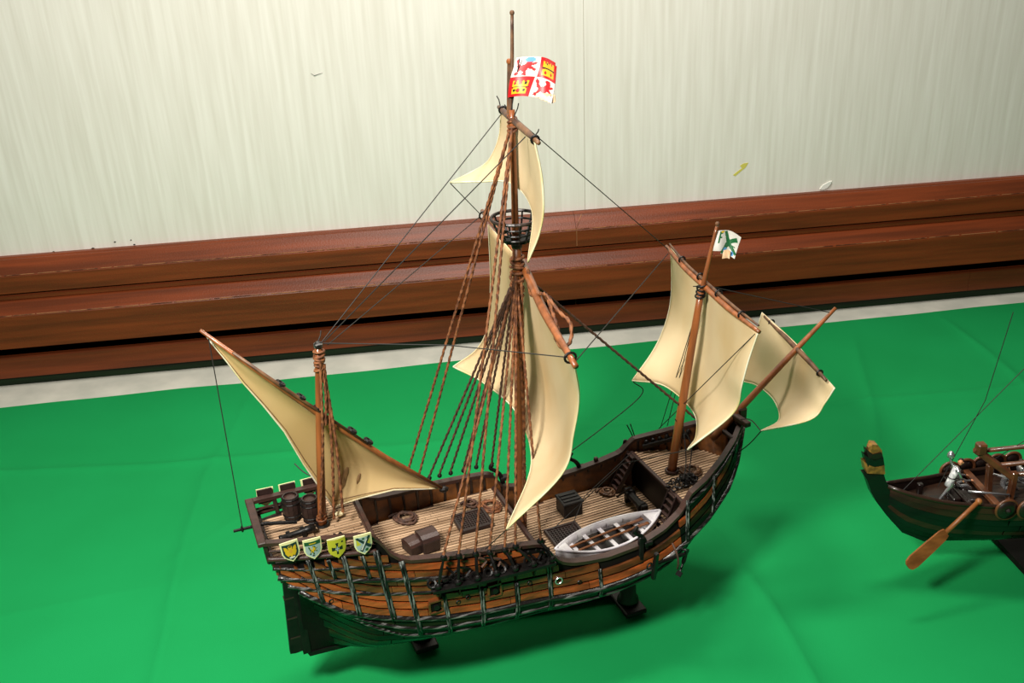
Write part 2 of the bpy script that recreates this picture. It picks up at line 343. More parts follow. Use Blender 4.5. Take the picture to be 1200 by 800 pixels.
# side planking above the main wale, plank by plank
PH = .0108
for side in (-1, 1):
    for j in range(11):
        zf = lambda s, j=j: walez(s)+.005+j*PH
        ok = [s for s in np.arange(.004, .700, .004) if zf(s)+PH < (min(railz(s), .279) if s < .134 else railz(s))-.003 and s > s0(min(.308, zf(s)))+.002]
        if not ok: continue
        runs = []; st = ok[0]; pv = ok[0]
        for s in ok[1:]:
            if s-pv > .006: runs.append((st, pv)); st = s
            pv = s
        runs.append((st, pv))
        for a, b in runs:
            if b-a < .012: continue
            cuts = [a]; x = a+random.uniform(.05, .12)
            while x < b-.03: cuts.append(x); x += random.uniform(.09, .14)
            if a < .545 < b: cuts = [c for c in cuts if abs(c-.545) > .02]+[.545]
            cuts.append(b); cuts.sort()
            for c0, c1 in zip(cuts, cuts[1:]):
                mm = (m_strake_o if j == 2 else m_green) if c0 >= .545 else m_strake_o if (j == 0 or (j < 3 and c0 < .2) or random.random() < .25) else m_strake
                strip(side, c0, c1-.0008, zf, PH-.0030, .0034+random.uniform(-.0005, .0006), mm, 'hull_plank', n=5)
# bottom planking
for side in (-1, 1):
    for j in range(6):
        u0, u1 = .12+j*.145, .12+(j+1)*.145
        a = .046+.005*(5-j); b = .66-.012*(5-j); cuts = [a, a+.075+.02*(j % 2), a+.33-.04*(j % 3), b]
        for c0, c1 in zip(cuts, cuts[1:]):
            V = []; F = []; n = 9
            for i in range(n+1):
                s = c0+(c1-.001-c0)*i/n; zk, zw = keelz(s), walez(s)-.004; za = zk+(zw-zk)*u0; zb = zk+(zw-zk)*(u1-.018)
                for zz, o_ in ((za, 0), (za, .0022), (zb, .0022), (zb, 0)): V.append((s, side*(hb(s, zz)+o_), zz))
            for i in range(n):
                for k in range(4): F.append((i*4+k, i*4+(k+1) % 4, i*4+4+(k+1) % 4, i*4+4+k))
            F += [(0, 1, 2, 3), (4*n, 4*n+3, 4*n+2, 4*n+1)]
            P('bottom_plank', (V, F), m_green)
# wales: half-round bars along the side
def wale(side, T_, r, m, name='wale', out=.002, n=44):
    a, b = T_[0][0], T_[-1][0]; pts = []
    for i in range(n+1):
        s = a+(b-a)*i/n; z = itp(s, T_); pts.append((s, side*(hb(s, z)+out), z))
    return P(name, tube(pts, r, 8), m, smooth=True)
WA = [(.012, .256), (.064, .244), (.124, .231), (.16, .223), (.2, .216), (.25, .208)]
WB = [(.022, .243), (.08, .224), (.12, .212), (.15, .205), (.19, .198)]
WT = [(.004, .284), (.04, .280), (.08, .276), (.13, .270)]
WD = [(.008, .270), (.05, .262), (.09, .256), (.145, .246)]
WF = [(.563, .218), (.60, .229), (.64, .243), (.675, .258), (.696, .266)]
for side in (-1, 1):
    wale(side, [(.034, .234)]+WALEZ[2:-1]+[(.703, .268)], .0038, m_wale)
    wale(side, [(s, walez(s)-.016*min(1, (s-.04)/.1)) for s in [.05, .1, .15, .2, .3, .4, .5, .6, .66]], .0026, m_wale)
    wale(side, [(s, walez(s)-.030*min(1, (s-.05)/.1)) for s in [.07, .1, .15, .2, .3, .4, .5, .58]], .0022, m_wale)
    wale(side, WA, .0036, m_wale); wale(side, WB, .0030, m_wale); wale(side, WT, .0034, m_rail); wale(side, WD, .0024, m_wale); wale(side, WF, .0026, m_wale)
# riders (vertical ribs), each double-ridged
for side in (-1, 1):
    for (sa, za, sb, zb, wd) in [(.049, .277, .060, .207, .0030), (.072, .272, .077, .246, .0026), (.090, .274, .099, .187, .0036), (.112, .269, .118, .236, .0026), (.129, .272, .140, .170, .0042), (.158, .250, .171, .138, .0038),
                                 (.204, .196, .209, .131, .0034), (.253, .190, .252, .130, .0034), (.300, .184, .298, .129, .0034), (.346, .222, .344, .127, .0034), (.415, .174, .413, .134, .0028), (.561, .226, .552, .150, .0030), (.615, .240, .605, .18, .0026)]:
        g = MB()
        for dx in (-wd*.46, wd*.46):
            pts = []
            for i in range(9):
                z = za+(zb-za)*i/8; s = sa+(sb-sa)*i/8; pts.append((s+dx, side*(hb(s, min(z, railz(s)))+.0042), z))
            g.add(tube(pts, wd*.48, 6))
        g.out('rider', m_rib, ship, True)
# rails
def railcap(side, a, b, wd, th, dz=0, m=m_rail, name='rail'):
    V = []; F = []; st = [s for s in np.arange(a, b, .006)]+[b]
    for s in st:
        z = railz(s)+dz; c = railb(s)
        for o_, zz in ((-wd*.65, z-th), (-wd*.65, z), (wd*.35, z), (wd*.35, z-th)): V.append((s, side*max(0.0, c+o_), zz))
    n = len(st)-1
    for i in range(n):
        for k in range(4): F.append((i*4+k, i*4+(k+1) % 4, i*4+4+(k+1) % 4, i*4+4+k))
    F += [(0, 1, 2, 3), (4*n, 4*n+3, 4*n+2, 4*n+1)]
    return P(name, (V, F), m)
for side in (-1, 1):
    railcap(side, 0, .128, .0085, .0045); railcap(side, .128, .348, .010, .005); railcap(side, .348, .558, .011, .005); railcap(side, .558, .706, .010, .005)
    # bulwark lining with inner ribs
    for a, b, lo in ((.132, .345, .200), (.345, .563, .143), (.563, .688, .205)):
        V = []; F = []; n = 20
        for i in range(n+1):
            s = a+(b-a)*i/n; zt = railz(s)-.003; V += [(s, side*(min(hb(s, lo), hb(s, zt))-.006), lo), (s, side*(hb(s, zt)-.006), zt)]
        for i in range(n): F.append((2*i, 2*i+1, 2*i+3, 2*i+2))
        P('bulwark_lining', (V, F), m_lining)
        k = a+.012
        while k < b-.008:
            zt = railz(k)-.004
            P('inner_rib', tube([(k, side*(min(hb(k, lo), hb(k, zt))-.0066), lo+.002), (k+.001, side*(hb(k, (lo+zt)/2)-.0070), (lo+zt)/2), (k, side*(hb(k, zt)-.0066), zt)], [.0018, .0027, .0020], 6), m_vdark)
            k += .0205
    # open gallery posts round the poop
    for s in (.004, .032, .060, .088, .116):
        P('gallery_post', between((s+.002, side*(railb(s)-.002), .276), (s, side*(railb(s)-.002), railz(s)-.003), .0055, .0055), m_dark)
    P('gallery_rail', tube([(s, side*(railb(s)-.0015), railz(s)-.015) for s in (.002, .04, .08, .126)], .0016, 6), m_rail)
# stern rail and posts
P('stern_rail', cbox((.001, 0, .3055), (.010, .104, .006)), m_rail)
P('stern_sill', cbox((.008, 0, .279), (.008, .104, .006)), m_dark)
for b in (-.030, -.010, .010, .030): P('gallery_post', between((.008, b, .279), (.002, b, .304), .005, .005), m_dark)
# transom planks
for j in range(4):
    z = .237+.0105*j; wd = 2*hb(s0(z), z)
    P('transom_plank', cbox((s0(z)-.0005, 0, z+.004), (.004, wd-.002, .0094)), m_strake)
# rudder, sternpost, keel
P('sternpost', (lambda v: v)(box((.036, 0, .162), (.010, .010, .148))), m_black)
V = []; rp = [(.0330, .232), (.0215, .232), (.0145, .094), (.022, .0925), (.0325, .0935)]
for b in (-.0035, .0035): V += [(x, b, z) for x, z in rp]
ru = P('rudder', (V, [(0, 1, 2, 3, 4), (9, 8, 7, 6, 5)]+[(i, (i+1) % 5, 5+(i+1) % 5, 5+i) for i in range(5)]), m_black)
for z in (.118, .150, .182, .210): P('rudder_strap', box((.0265, 0, z), (.017, .0082, .0022)), m_dark, ru)
V = [];
for s, z in [(.036, .088), (.15, .081), (.3, .086), (.48, .103), (.53, .112), (.57, .124), (.615, .146), (.655, .179), (.68, .210), (.708, .266)]:
    V += [(s, -.004, z), (s+.003, -.004, z-.007), (s+.003, .004, z-.007), (s, .004, z)]
F = [(0, 1, 2, 3)]+[(i*4+k, i*4+(k+1) % 4, i*4+4+(k+1) % 4, i*4+4+k) for i in range(9) for k in range(4)]
P('keel', (V, F), m_black)
P('stem_post', cbox((.704, 0, .277), (.014, .014, .030)), m_rail)
P('stem_knee', between((.694, -.034, .281), (.690, .034, .281), .010, .008), m_rail)
# decks: laid planks (real ridges, joined because each is only 2-3 px wide)
def deck(s_a, s_b, z, name, inset=.007, dz=0):
    root = MB(); n = 14
    V = []; F = []
    for i in range(n+1):
        s = s_a+(s_b-s_a)*i/n; zz = z+dz*i/n; hw = max(.002, min(hb(s, zz), railb(s))-inset); V += [(s, -hw, zz-.001), (s, hw, zz-.001), (s, hw, zz-.006), (s, -hw, zz-.006)]
    for i in range(n):
        for k in range(4): F.append((i*4+k, i*4+(k+1) % 4, i*4+4+(k+1) % 4, i*4+4+k))
    F += [(0, 1, 2, 3), (4*n, 4*n+3, 4*n+2, 4*n+1)]
    d = P(name, (V, F), m_deckgap)
    pw = .0056; g = MB(); b = -.1
    while b < .1:
        ok = [s for s in np.arange(s_a, s_b+.0001, .003) if min(hb(s, z), railb(s))-inset > max(abs(b), abs(b+pw))]
        if len(ok) > 2:
            x = ok[0]
            while x < ok[-1]-.004:
                e = min(ok[-1], x+random.uniform(.07, .13)); f0, f1 = (x-s_a)/(s_b-s_a), (e-s_a)/(s_b-s_a); jz = random.uniform(0, .0003)
                V, F = box(((x+e)/2, b+pw/2, 0), (e-x-.0006, pw-.0019, .0016))
                V = [Vector((v.x, v.y, v.z*(.7)+z+jz-.0002+dz*((v.x-s_a)/(s_b-s_a)))) for v in V]; g.add((V, F)); x = e
        b += pw
    o = g.out('deck_planking', m_deck, d); stuff(o); return d
deck(.008, .130, .2755, 'poop_deck', .004); deck(.128, .340, .212, 'half_deck', .0075, -.006); deck(.325, .60, .149, 'main_deck', .0075, .006); deck(.566, .690, .211, 'forecastle_deck', .0075, .004)
# bulkheads and deck edge beams
for (s, z0, z1, zc) in ((.130, .21, .273, .2745), (.340, .148, .204, .2055), (.567, .154, .209, .2105)):
    hw = min(hb(s, zc), railb(s))-.007
    bk = P('bulkhead', box((s-.0 if s < .5 else s+.001, 0, (z0+z1)/2), (.003, hw*2, z1-z0)), m_black)
    P('deck_edge_beam', cbox((s+(.003 if s < .5 else -.003), 0, zc), (.006, hw*2, .005)), m_rail)
# gratings
def grating(s_a, s_b, b_a, b_b, z, n, k):
    g = P('hatch', box(((s_a+s_b)/2, (b_a+b_b)/2, z-.002), (s_b-s_a-.004, b_b-b_a-.004, .002)), m_hullin)
    f = MB()
    for c, s in ((((s_a+s_b)/2, b_a), (s_b-s_a, .004)), (((s_a+s_b)/2, b_b), (s_b-s_a, .004)), ((s_a, (b_a+b_b)/2), (.004, b_b-b_a+.004)), ((s_b, (b_a+b_b)/2), (.004, b_b-b_a+.004))): f.add(cbox((c[0], c[1], z+.001), (s[0], s[1], .006)))
    f.out('hatch_coaming', m_dark, g); q = MB()
    for i in range(1, n): q.add(box((s_a+(s_b-s_a)*i/n, (b_a+b_b)/2, z+.001), (.0013, b_b-b_a, .0022)))
    for i in range(1, k): q.add(box(((s_a+s_b)/2, b_a+(b_b-b_a)*i/k, z+.0014), (s_b-s_a, .0013, .0022)))
    stuff(q.out('grating_bars', m_dark, g))
grating(.262, .305, -.006, .033, .211, 12, 9); grating(.394, .441, -.034, .020, .154, 10, 12)
# ladders
def ladder(a, b, wd, n):
    a, b = Vector(a), Vector(b); L = P('ladder', between(a+Vector((0, -wd/2, 0)), b+Vector((0, -wd/2, 0)), .0025, .006), m_dark)
    P('side_rail', between(a+Vector((0, wd/2, 0)), b+Vector((0, wd/2, 0)), .0025, .006), m_dark, L)
    for i in range(n):
        q = a.lerp(b, (i+.7)/n); P('tread', cbox(q, (.0052, wd, .0018)), m_rail, L)
ladder((.532, .072, .153), (.560, .066, .213), .020, 7); ladder((.532, -.056, .153), (.562, -.050, .213), .020, 7)
# masts -------------------------------------------------------------
def spar(name, pts, rs, m=m_mast, parent=None): return P(name, tube(crom(pts, 5), list(np.interp(np.linspace(0, 1, 5*(len(pts)-1)+1), np.linspace(0, 1, len(rs)), rs)), 12), m, parent, True)
mm = spar('main_mast', [(.350, 0, .15), (.353, 0, .30), (.357, 0, .45), (.3604, 0, .605)], [.0072, .0070, .0064, .0056])
tm = spar('topmast', [(.3590, 0, .600), (.3605, 0, .68), (.3612, 0, .765)], [.0044, .0040, .0036], parent=mm)
P('mast_cap', lathe([(.0062, 0), (.0068, .002), (.0068, .010), (.006, .012)], 12, (.3604, 0, .598)), m_dark, mm)
fs = spar('flagstaff', [(.3595, .002, .755), (.3645, .002, .815), (.367, .002, .868)], [.0026, .0022, .0018], m_mastdark, mm)
P('truck', ball((.367, .002, .8705), .0030), m_mastdark, mm)
P('topmast_head', tube([(.3600, .006, .76), (.3625, .006, .815)], [.0030, .0022], 8), m_mastdark, mm)
P('topmast_ball', ball((.3627, .006, .818), .0035), m_mast, mm)
z_ = spar('mizzen_mast', [(.0802, 0, .273), (.092, 0, .392), (.1062, 0, .522)], [.0055, .005, .0040])
P('mast_collar', torus((.081, 0, .278), .0072, .0020), m_black, z_)
P('mast_cap', lathe([(.004, 0), (.0055, .002), (.0055, .006), (.002, .009)], 10, (.1062, 0, .518)), m_wale, z_)
z_2 = spar('fore_mast', [(.5885, 0, .208), (.607, 0, .35), (.6265, 0, .490)], [.0068, .0058, .0046])
P('mast_collar', torus((.5895, 0, .215), .0085, .0020), m_rail, z_2)
spar('topmast', [(.625, 0, .478), (.636, 0, .53), (.6466, 0, .578)], [.0036, .0030, .0022], parent=z_2); P('truck', ball((.6473, 0, .5815), .0032), m_mastdark, z_2)
spar('bowsprit', [(.655, 0, .249), (.70, 0, .287), (.78, 0, .354), (.8585, 0, .4185)], [.0056, .0052, .0044, .0026])
# yards
def yard(pts, r, m=m_mastdark, n='yard', parent=None): return spar(n, pts, [r*.6, r, r, r, r*.6], m, parent)
# crow's nest
cn = P('crows_nest', lathe([(.0125, 0), (.0170, .001), (.0170, .004), (.0125, .004)], 20, (.3606, 0, .606)), m_black)
for r_, z in ((.0300, .0300), (.0265, .0215), (.0235, .0135), (.0205, .0065)): P('hoop', torus((.3606, 0, .606+z), r_, .0013 if z < .03 else .0021, 28, 6), m_black if z < .03 else m_dark, cn)
for k in range(14):
    a = 2*math.pi*k/14; c, s = math.cos(a), math.sin(a)
    P('stave', tube([(.3606+.0165*c, .0165*s, .607), (.3606+.0235*c, .0235*s, .6195), (.3606+.0300*c, .0300*s, .637)], .0012, 5), m_black, cn)
# sails -------------------------------------------------------------
def dense(G, k):
    rows = [crom(r, k) for r in G]; cols = list(zip(*rows)); cols = [crom(c, k) for c in cols]; return [list(r) for r in zip(*cols)]
def sail(name, G, k=7, th=.0012, m=m_sail, pleat=.0006, grid=None):
    D = grid or dense(G, k); nv, nu = len(D), len(D[0]); V = []; N = []
    A = np.array([[tuple(q) for q in r] for r in D]); du = np.gradient(A, axis=1); dv = np.gradient(A, axis=0); nn = np.cross(du, dv); nn /= np.linalg.norm(nn, axis=2, keepdims=True)+1e-9
    U = np.linspace(0, 1, nu)[None, :]; Tt = np.linspace(0, 1, nv)[:, None]
    h = pleat*np.sin(U*17+Tt*5)*np.sin(Tt*3.1)+pleat*.8*np.sin(U*7-Tt*9+1)
    A = A+nn*h[..., None]
    V = [tuple(x) for x in (A+nn*th/2).reshape(-1, 3)]+[tuple(x) for x in (A-nn*th/2).reshape(-1, 3)]; K = nu*nv; F = []; mi = []
    for j in range(nv-1):
        for i in range(nu-1):
            a = j*nu+i; F.append((a, a+1, a+nu+1, a+nu)); F.append((K+a, K+a+nu, K+a+nu+1, K+a+1)); mi += [0, 0]
    bd = [(j*nu, (j+1)*nu) for j in range(nv-1)]+[(j*nu+nu-1, (j+1)*nu+nu-1) for j in range(nv-1)]+[(i, i+1) for i in range(nu-1)]+[((nv-1)*nu+i, (nv-1)*nu+i+1) for i in range(nu-1)]
    for a, b in bd: F.append((a, b, K+b, K+a)); mi.append(1)
    o = mesh(name, V, F, m, ship, True, [m, m_hem], mi)
    # rope-like pale hem along the free edges
    for seq in ([tuple(A[j, 0]) for j in range(nv)], [tuple(A[j, -1]) for j in range(nv)], [tuple(A[-1, i]) for i in range(nu)]): mesh('hem', *tube(seq, .0011, 6), m_hem, o, True)
    return o, A
MAIN_SAIL = [
  [(0.4111, 0.235, 0.5513), (0.3905, 0.12, 0.5620), (0.3730, 0, 0.565), (0.3465, -0.12, 0.5600), (0.3246, -0.232, 0.553)],
  [(0.4085, 0.23, 0.4641), (0.3894, 0.12, 0.4808), (0.3789, 0, 0.4840), (0.3634, -0.11, 0.4895), (0.3462, -0.2, 0.4906)],
  [(0.3955, 0.22, 0.3983), (0.3852, 0.12, 0.4193), (0.3865, 0.01, 0.4163), (0.3742, -0.09, 0.4069), (0.3453, -0.185, 0.4379)],
  [(0.3721, 0.21, 0.3678), (0.3702, 0.12, 0.3797), (0.3796, 0.02, 0.3763), (0.3637, -0.085, 0.3557), (0.3329, -0.175, 0.3814)],
  [(0.3309, 0.2, 0.353), (0.3483, 0.12, 0.3603), (0.3625, 0.03, 0.3519), (0.3383, -0.075, 0.3384), (0.2672, -0.165, 0.3192)]]
FORE_SAIL = [
  [(0.662, 0.14, 0.5007), (0.6546, 0.08, 0.4924), (0.6396, 0, 0.4893), (0.622, -0.08, 0.4922), (0.6042, -0.16, 0.4983)],
  [(0.6656, 0.14, 0.4318), (0.6505, 0.07, 0.4413), (0.6386, 0, 0.4443), (0.6207, -0.08, 0.4514), (0.5992, -0.155, 0.4641)],
  [(0.652, 0.13, 0.3919), (0.6464, 0.07, 0.4002), (0.638, 0, 0.4014), (0.618, -0.08, 0.4086), (0.5931, -0.15, 0.4232)],
  [(0.6221, 0.115, 0.3533), (0.6274, 0.06, 0.3617), (0.6344, 0, 0.3594), (0.6197, -0.07, 0.356), (0.5924, -0.135, 0.377)],
  [(0.5778, 0.1, 0.3184), (0.6099, 0.06, 0.3208), (0.6279, 0.01, 0.2982), (0.5961, -0.05, 0.2984), (0.5446, -0.11, 0.3218)]]
SPRIT_SAIL = [
  [(0.8227, 0.125, 0.3706), (0.8098, 0.07, 0.373), (0.8025, 0.01, 0.3681), (0.7886, -0.05, 0.3627), (0.7837, -0.1, 0.3518)],
  [(0.8141, 0.125, 0.3368), (0.8015, 0.07, 0.3431), (0.7916, 0.01, 0.341), (0.7798, -0.05, 0.3348), (0.7747, -0.095, 0.3275)],
  [(0.8004, 0.12, 0.2998), (0.7936, 0.07, 0.3054), (0.7841, 0.01, 0.3072), (0.7689, -0.045, 0.3045), (0.7551, -0.09, 0.3041)],
  [(0.7798, 0.11, 0.2663), (0.7833, 0.07, 0.275), (0.7734, 0.015, 0.2784), (0.7462, -0.035, 0.2769), (0.6815, -0.08, 0.2987)]]
TOP_SAIL = [
  [(0.377, 0.075, 0.7494), (0.37, 0.03, 0.7512), (0.3661, -0.01, 0.7486), (0.3535, -0.055, 0.7518), (0.343, -0.105, 0.753)],
  [(0.3751, 0.08, 0.7161), (0.3704, 0.04, 0.7196), (0.3671, -0.01, 0.7218), (0.3595, -0.055, 0.7204), (0.3529, -0.1, 0.7136)],
  [(0.3625, 0.09, 0.6854), (0.365, 0.05, 0.6925), (0.3681, 0, 0.6984), (0.3659, -0.045, 0.6886), (0.356, -0.095, 0.6754)],
  [(0.3435, 0.11, 0.6669), (0.3546, 0.06, 0.6746), (0.3671, 0.01, 0.6818), (0.368, -0.04, 0.6567), (0.3553, -0.08, 0.6394)],
  [(0.324, 0.13, 0.6525), (0.3436, 0.08, 0.6631), (0.3644, 0.02, 0.6731), (0.37, -0.03, 0.6514), (0.3478, -0.065, 0.603)]]
LAT_H = [(-0.0165, 0.01, 0.5618), (0.0068, 0.01, 0.5324), (0.0308, 0.01, 0.5008), (0.0561, 0.01, 0.4701), (0.0825, 0.01, 0.4394), (0.1102, 0.01, 0.4099), (0.1389, 0.01, 0.3793), (0.1688, 0.01, 0.3488), (0.2, 0.01, 0.3184), (0.2413, 0.01, 0.2802)]
LAT_E = [(-0.0111, 0.016, 0.5455), (0.0024, 0.016, 0.5178), (0.0167, 0.016, 0.4857), (0.0352, 0.016, 0.4505), (0.0548, 0.016, 0.4092), (0.0719, 0.016, 0.3571), (0.1004, 0.016, 0.2832), (0.137, 0.016, 0.2873), (0.1806, 0.016, 0.2889), (0.2429, 0.016, 0.2748)]
ms, _ = sail('main_sail', MAIN_SAIL); fo, FA = sail('fore_sail', FORE_SAIL); sp_, _ = sail('sprit_sail', SPRIT_SAIL); tp, _ = sail('top_sail', TOP_SAIL, pleat=.0004)
k = 4; H_ = [h.lerp(i, f/k) for h, i in zip(map(Vector, LAT_H[:-1]), map(Vector, LAT_H[1:])) for f in range(k)]+[Vector(LAT_H[-1])]
E_ = [h.lerp(i, f/k) for h, i in zip(map(Vector, LAT_E[:-1]), map(Vector, LAT_E[1:])) for f in range(k)]+[Vector(LAT_E[-1])]
D = []
for j in range(17):
    v = j/16; row = []
    for i, (h, e) in enumerate(zip(H_, E_)):
        L_ = (h-e).length; q = h.lerp(e, v); q.y += .030*math.sin(math.pi*(v*.9))*min(1, L_/.12); row.append(q)
    D.append(row)
lt, LA = sail('lateen_sail', None, grid=D, m=m_sail2, pleat=.0005)
# seams and smears on the lateen
def on_lat(i, j, off=-.0012): q = LA[j, i]; return (q[0], q[1]+off, q[2])
for i0, j0, j1, r in ((25, 8, 14, .0034), (27, 9, 13, .0024)):
    P('smear', tube([on_lat(i0, j, -.0004) for j in range(j0, j1)], [r*.5]+[r]*(j1-j0-2)+[r*.3], 6), m_stain, lt)
for j in (15,): P('seam', tube([on_lat(i, j, -.0007) for i in range(1, 36)], .0007, 5), m_stain, lt)
P('clew_tuft', ball((.104, .004, .284), .006, 8, (1, .6, .6)), m_hem, lt)
# yards carried in front of the mast, under their sails
yard([(.4115, .258, .5655), (.4010, .12, .557), (.3700, 0, .5685), (.3430, -.12, .561), (.3210, -.245, .5545)], .0052, m_mast, 'main_yard', ms)
yard([(.6615, .152, .5005), (.645, .075, .496), (.6315, 0, .4955), (.6155, -.08, .4970), (.6005, -.168, .5025)], .0040, m_mast, 'fore_yard', fo)
yard([(.6630, .145, .5060), (.6475, .075, .501), (.6345, 0, .5005), (.6195, -.08, .502), (.6045, -.160, .5070)], .0022, m_mastdark, 'fore_yard_batten', fo)
yard([(.8205, .115, .3685), (.8095, .065, .368), (.797, .01, .3665), (.787, -.04, .364), (.7765, -.09, .3600)], .0038, m_mastdark, 'sprit_yard', sp_)
yard([(.3780, .084, .7515), (.3700, .04, .7520), (.3630, 0, .7525), (.3530, -.06, .753), (.3425, -.118, .7535)], .0040, m_mastdark, 'top_yard', tp)
P('lateen_yard', tube([(-.0195, .004, .566), (.06, .004, .4725), (.105, .004, .421), (.17, .004, .3505), (.2440, .006, .2795)], [.0020, .0036, .0040, .0036, .0022], 10), m_mast, lt, True)
P('lateen_yard_batten', tube([(.01, -.002, .5345), (.06, -.003, .478), (.15, -.003, .3785)], [.0016, .0022, .0016], 8), m_mastdark, lt, True)
P('yard_tip', ball((.2450, .006, .2785), .0045, 8, (1.5, 1, 1)), m_black, lt)
for f in (.29, .37, .44, .58, .65): q = Vector((-.0195, .001, .566)).lerp(Vector((.2440, .002, .2795)), f); P('lashing', torus(q, .0050, .0022, 12, 6, Matrix.Rotation(R(43), 3, 'Y')), m_black, lt)
def lash(a, b, f, r, par): q = Vector(a).lerp(Vector(b), f); t_ = (Vector(b)-Vector(a)).normalized(); rm = t_.to_track_quat('Z', 'Y').to_matrix(); P('lashing', torus(q, r, .0014, 12, 5, rm), m_black, par)
for f in (.2, .42, .62, .85): lash((.661, .15, .502), (.601, -.165, .504), f, .0046, fo)
for f in (.1, .55, .9): lash((.8215, .112, .3685), (.777, -.09, .3605), f, .0042, sp_)
for f in (.08, .92): lash((.3780, .08, .7515), (.3425, -.118, .7535), f, .0042, tp)
for f in (.03, .96): lash((.4075, .25, .566), (.3210, -.245, .5545), f, .0060, ms)
# rigging -----------------------------------------------------------
ROPES = [
 ('shroud', [(0.3562, -0.005, 0.5651), (0.2072, -0.097, 0.2541)]), ('shroud', [(0.3562, -0.005, 0.5651), (0.2675, -0.097, 0.2422)]),
 ('shroud', [(0.3562, -0.005, 0.5651), (0.2881, -0.097, 0.2375)]), ('shroud', [(0.3562, -0.005, 0.5651), (0.3028, -0.097, 0.24)]),
 ('shroud', [(0.3562, -0.005, 0.5651), (0.3371, -0.099, 0.2383)]), ('backstay', [(0.3589, -0.004, 0.745), (0.227, -0.097, 0.2502)]),
 ('backstay', [(0.3589, -0.004, 0.745), (0.2488, -0.097, 0.2463)]), ('shroud', [(0.3578, 0.005, 0.5579), (0.2494, 0.09, 0.2487)]),
 ('shroud', [(0.3578, 0.005, 0.5579), (0.2646, 0.09, 0.2486)]), ('shroud', [(0.3578, 0.005, 0.5579), (0.2812, 0.09, 0.2482)]),
 ('shroud', [(0.3578, 0.005, 0.5579), (0.3004, 0.09, 0.2471)]), ('shroud', [(0.3578, 0.005, 0.5579), (0.3199, 0.09, 0.2474)]),
 ('shroud', [(0.3578, 0.005, 0.5579), (0.3434, 0.09, 0.2437)]), ('backstay', [(0.36, 0.004, 0.7433), (0.2142, 0.088, 0.2542)]),
 ('backstay', [(0.36, 0.004, 0.7433), (0.2327, 0.088, 0.2518)]), ('stay', [(0.3663, 0, 0.562), (0.4946, 0, 0.4290), (0.6262, 0, 0.2924)]),
 ('thin', [(0.3756, 0.072, 0.7449), (0.1095, 0, 0.5239)]), ('thin', [(0.348, -0.07, 0.7499), (0.1137, 0, 0.5252)]), ('thin', [(0.4022, 0.245, 0.5616), (0.1171, 0, 0.5201)]),
 ('thin', [(0.3239, 0.13, 0.6514), (0.4007, 0.24, 0.5684)]), ('thin', [(0.3663, 0, 0.7542), (0.6516, 0.13, 0.5043)]), ('thin', [(0.6566, 0.138, 0.4942), (0.3256, -0.23, 0.55)]),
 ('thin', [(0.6044, -0.155, 0.494), (0.6017, 0.06, 0.2506)]), ('thin', [(0.6268, 0, 0.4909), (0.6224, 0.07, 0.2445)]), ('thin', [(0.6296, 0, 0.4904), (0.6166, 0.08, 0.2378)]),
 ('thin', [(0.6364, 0, 0.4878), (0.6698, 0.06, 0.2554)]), ('thin', [(0.1125, 0, 0.5233), (0.2363, -.09, 0.5316), (0.3237, -0.23, 0.5572)]), ('thin', [(0.8479, 0, 0.4134), (0.6374, 0, 0.4951)]),
 ('thin', [(-0.0122, 0.01, 0.5546), (-0.0152, 0, 0.3013)]), ('slack', [(0.5793, 0.1, 0.3166), (0.5943, 0.1, 0.2912), (0.5262, 0.1, 0.2493), (0.4292, 0.095, 0.2054)]),
 ('thin', [(0.2672, -0.165, 0.3192), (0.2625, -0.097, 0.2464)]), ('slack', [(0.6815, -0.08, 0.2987), (0.6855, -0.05, 0.3), (0.6899, -0.02, 0.285)]),
 ('slack', [(0.6815, -0.08, 0.2987), (0.6705, -0.07, 0.2756), (0.6668, -0.045, 0.2461)]), ('thin', [(0.5446, -0.11, 0.3218), (0.4925, -0.03, 0.2702), (0.3846, -0.03, 0.1942)]),
 ('slack', [(0.085, 0.03, 0.3277), (0.0727, 0.04, 0.3344), (0.064, 0.05, 0.3438)]),
 ('rope', [(0.1081, 0, 0.5043), (0.1052, -0.02, 0.301)]), ('rope', [(0.1051, -.006, 0.505), (0.0780, -0.010, 0.295)]), ('rope', [(0.1094, -.004, 0.4984), (0.0951, -.006, 0.2852)]),
 ('rope', [(0.3519, -0.012, 0.5593), (0.352, -0.012, 0.2069)]), ('rope', [(0.3606, -0.010, 0.557), (0.347, -0.012, 0.2085)]),
 ('loop', [(0.3452, -0.12, 0.583), (0.3513, -0.14, 0.5687), (0.3552, -0.16, 0.5623), (0.3512, -0.17, 0.5467), (0.3372, -0.18, 0.5437), (.335, -.165, .552), (.343, -.15, .560)]),
 ('loop', [(.366, -.02, .575), (.352, -.06, .560), (.352, -.10, .575), (.347, -.13, .568), (.340, -.17, .548)]),
 ('thin', [(.3585, 0, .755), (.3700, -.008, .8225)]),
 ('slack', [(.615, .02, .30), (.600, -.02, .245), (.585, -.04, .225)]), ('slack', [(.592, 0, .30), (.612, -.012, .262), (.600, -.03, .222)]),
 ('thin', [(.40, -.04, .180), (.455, .015, .20), (.545, .04, .235)])]
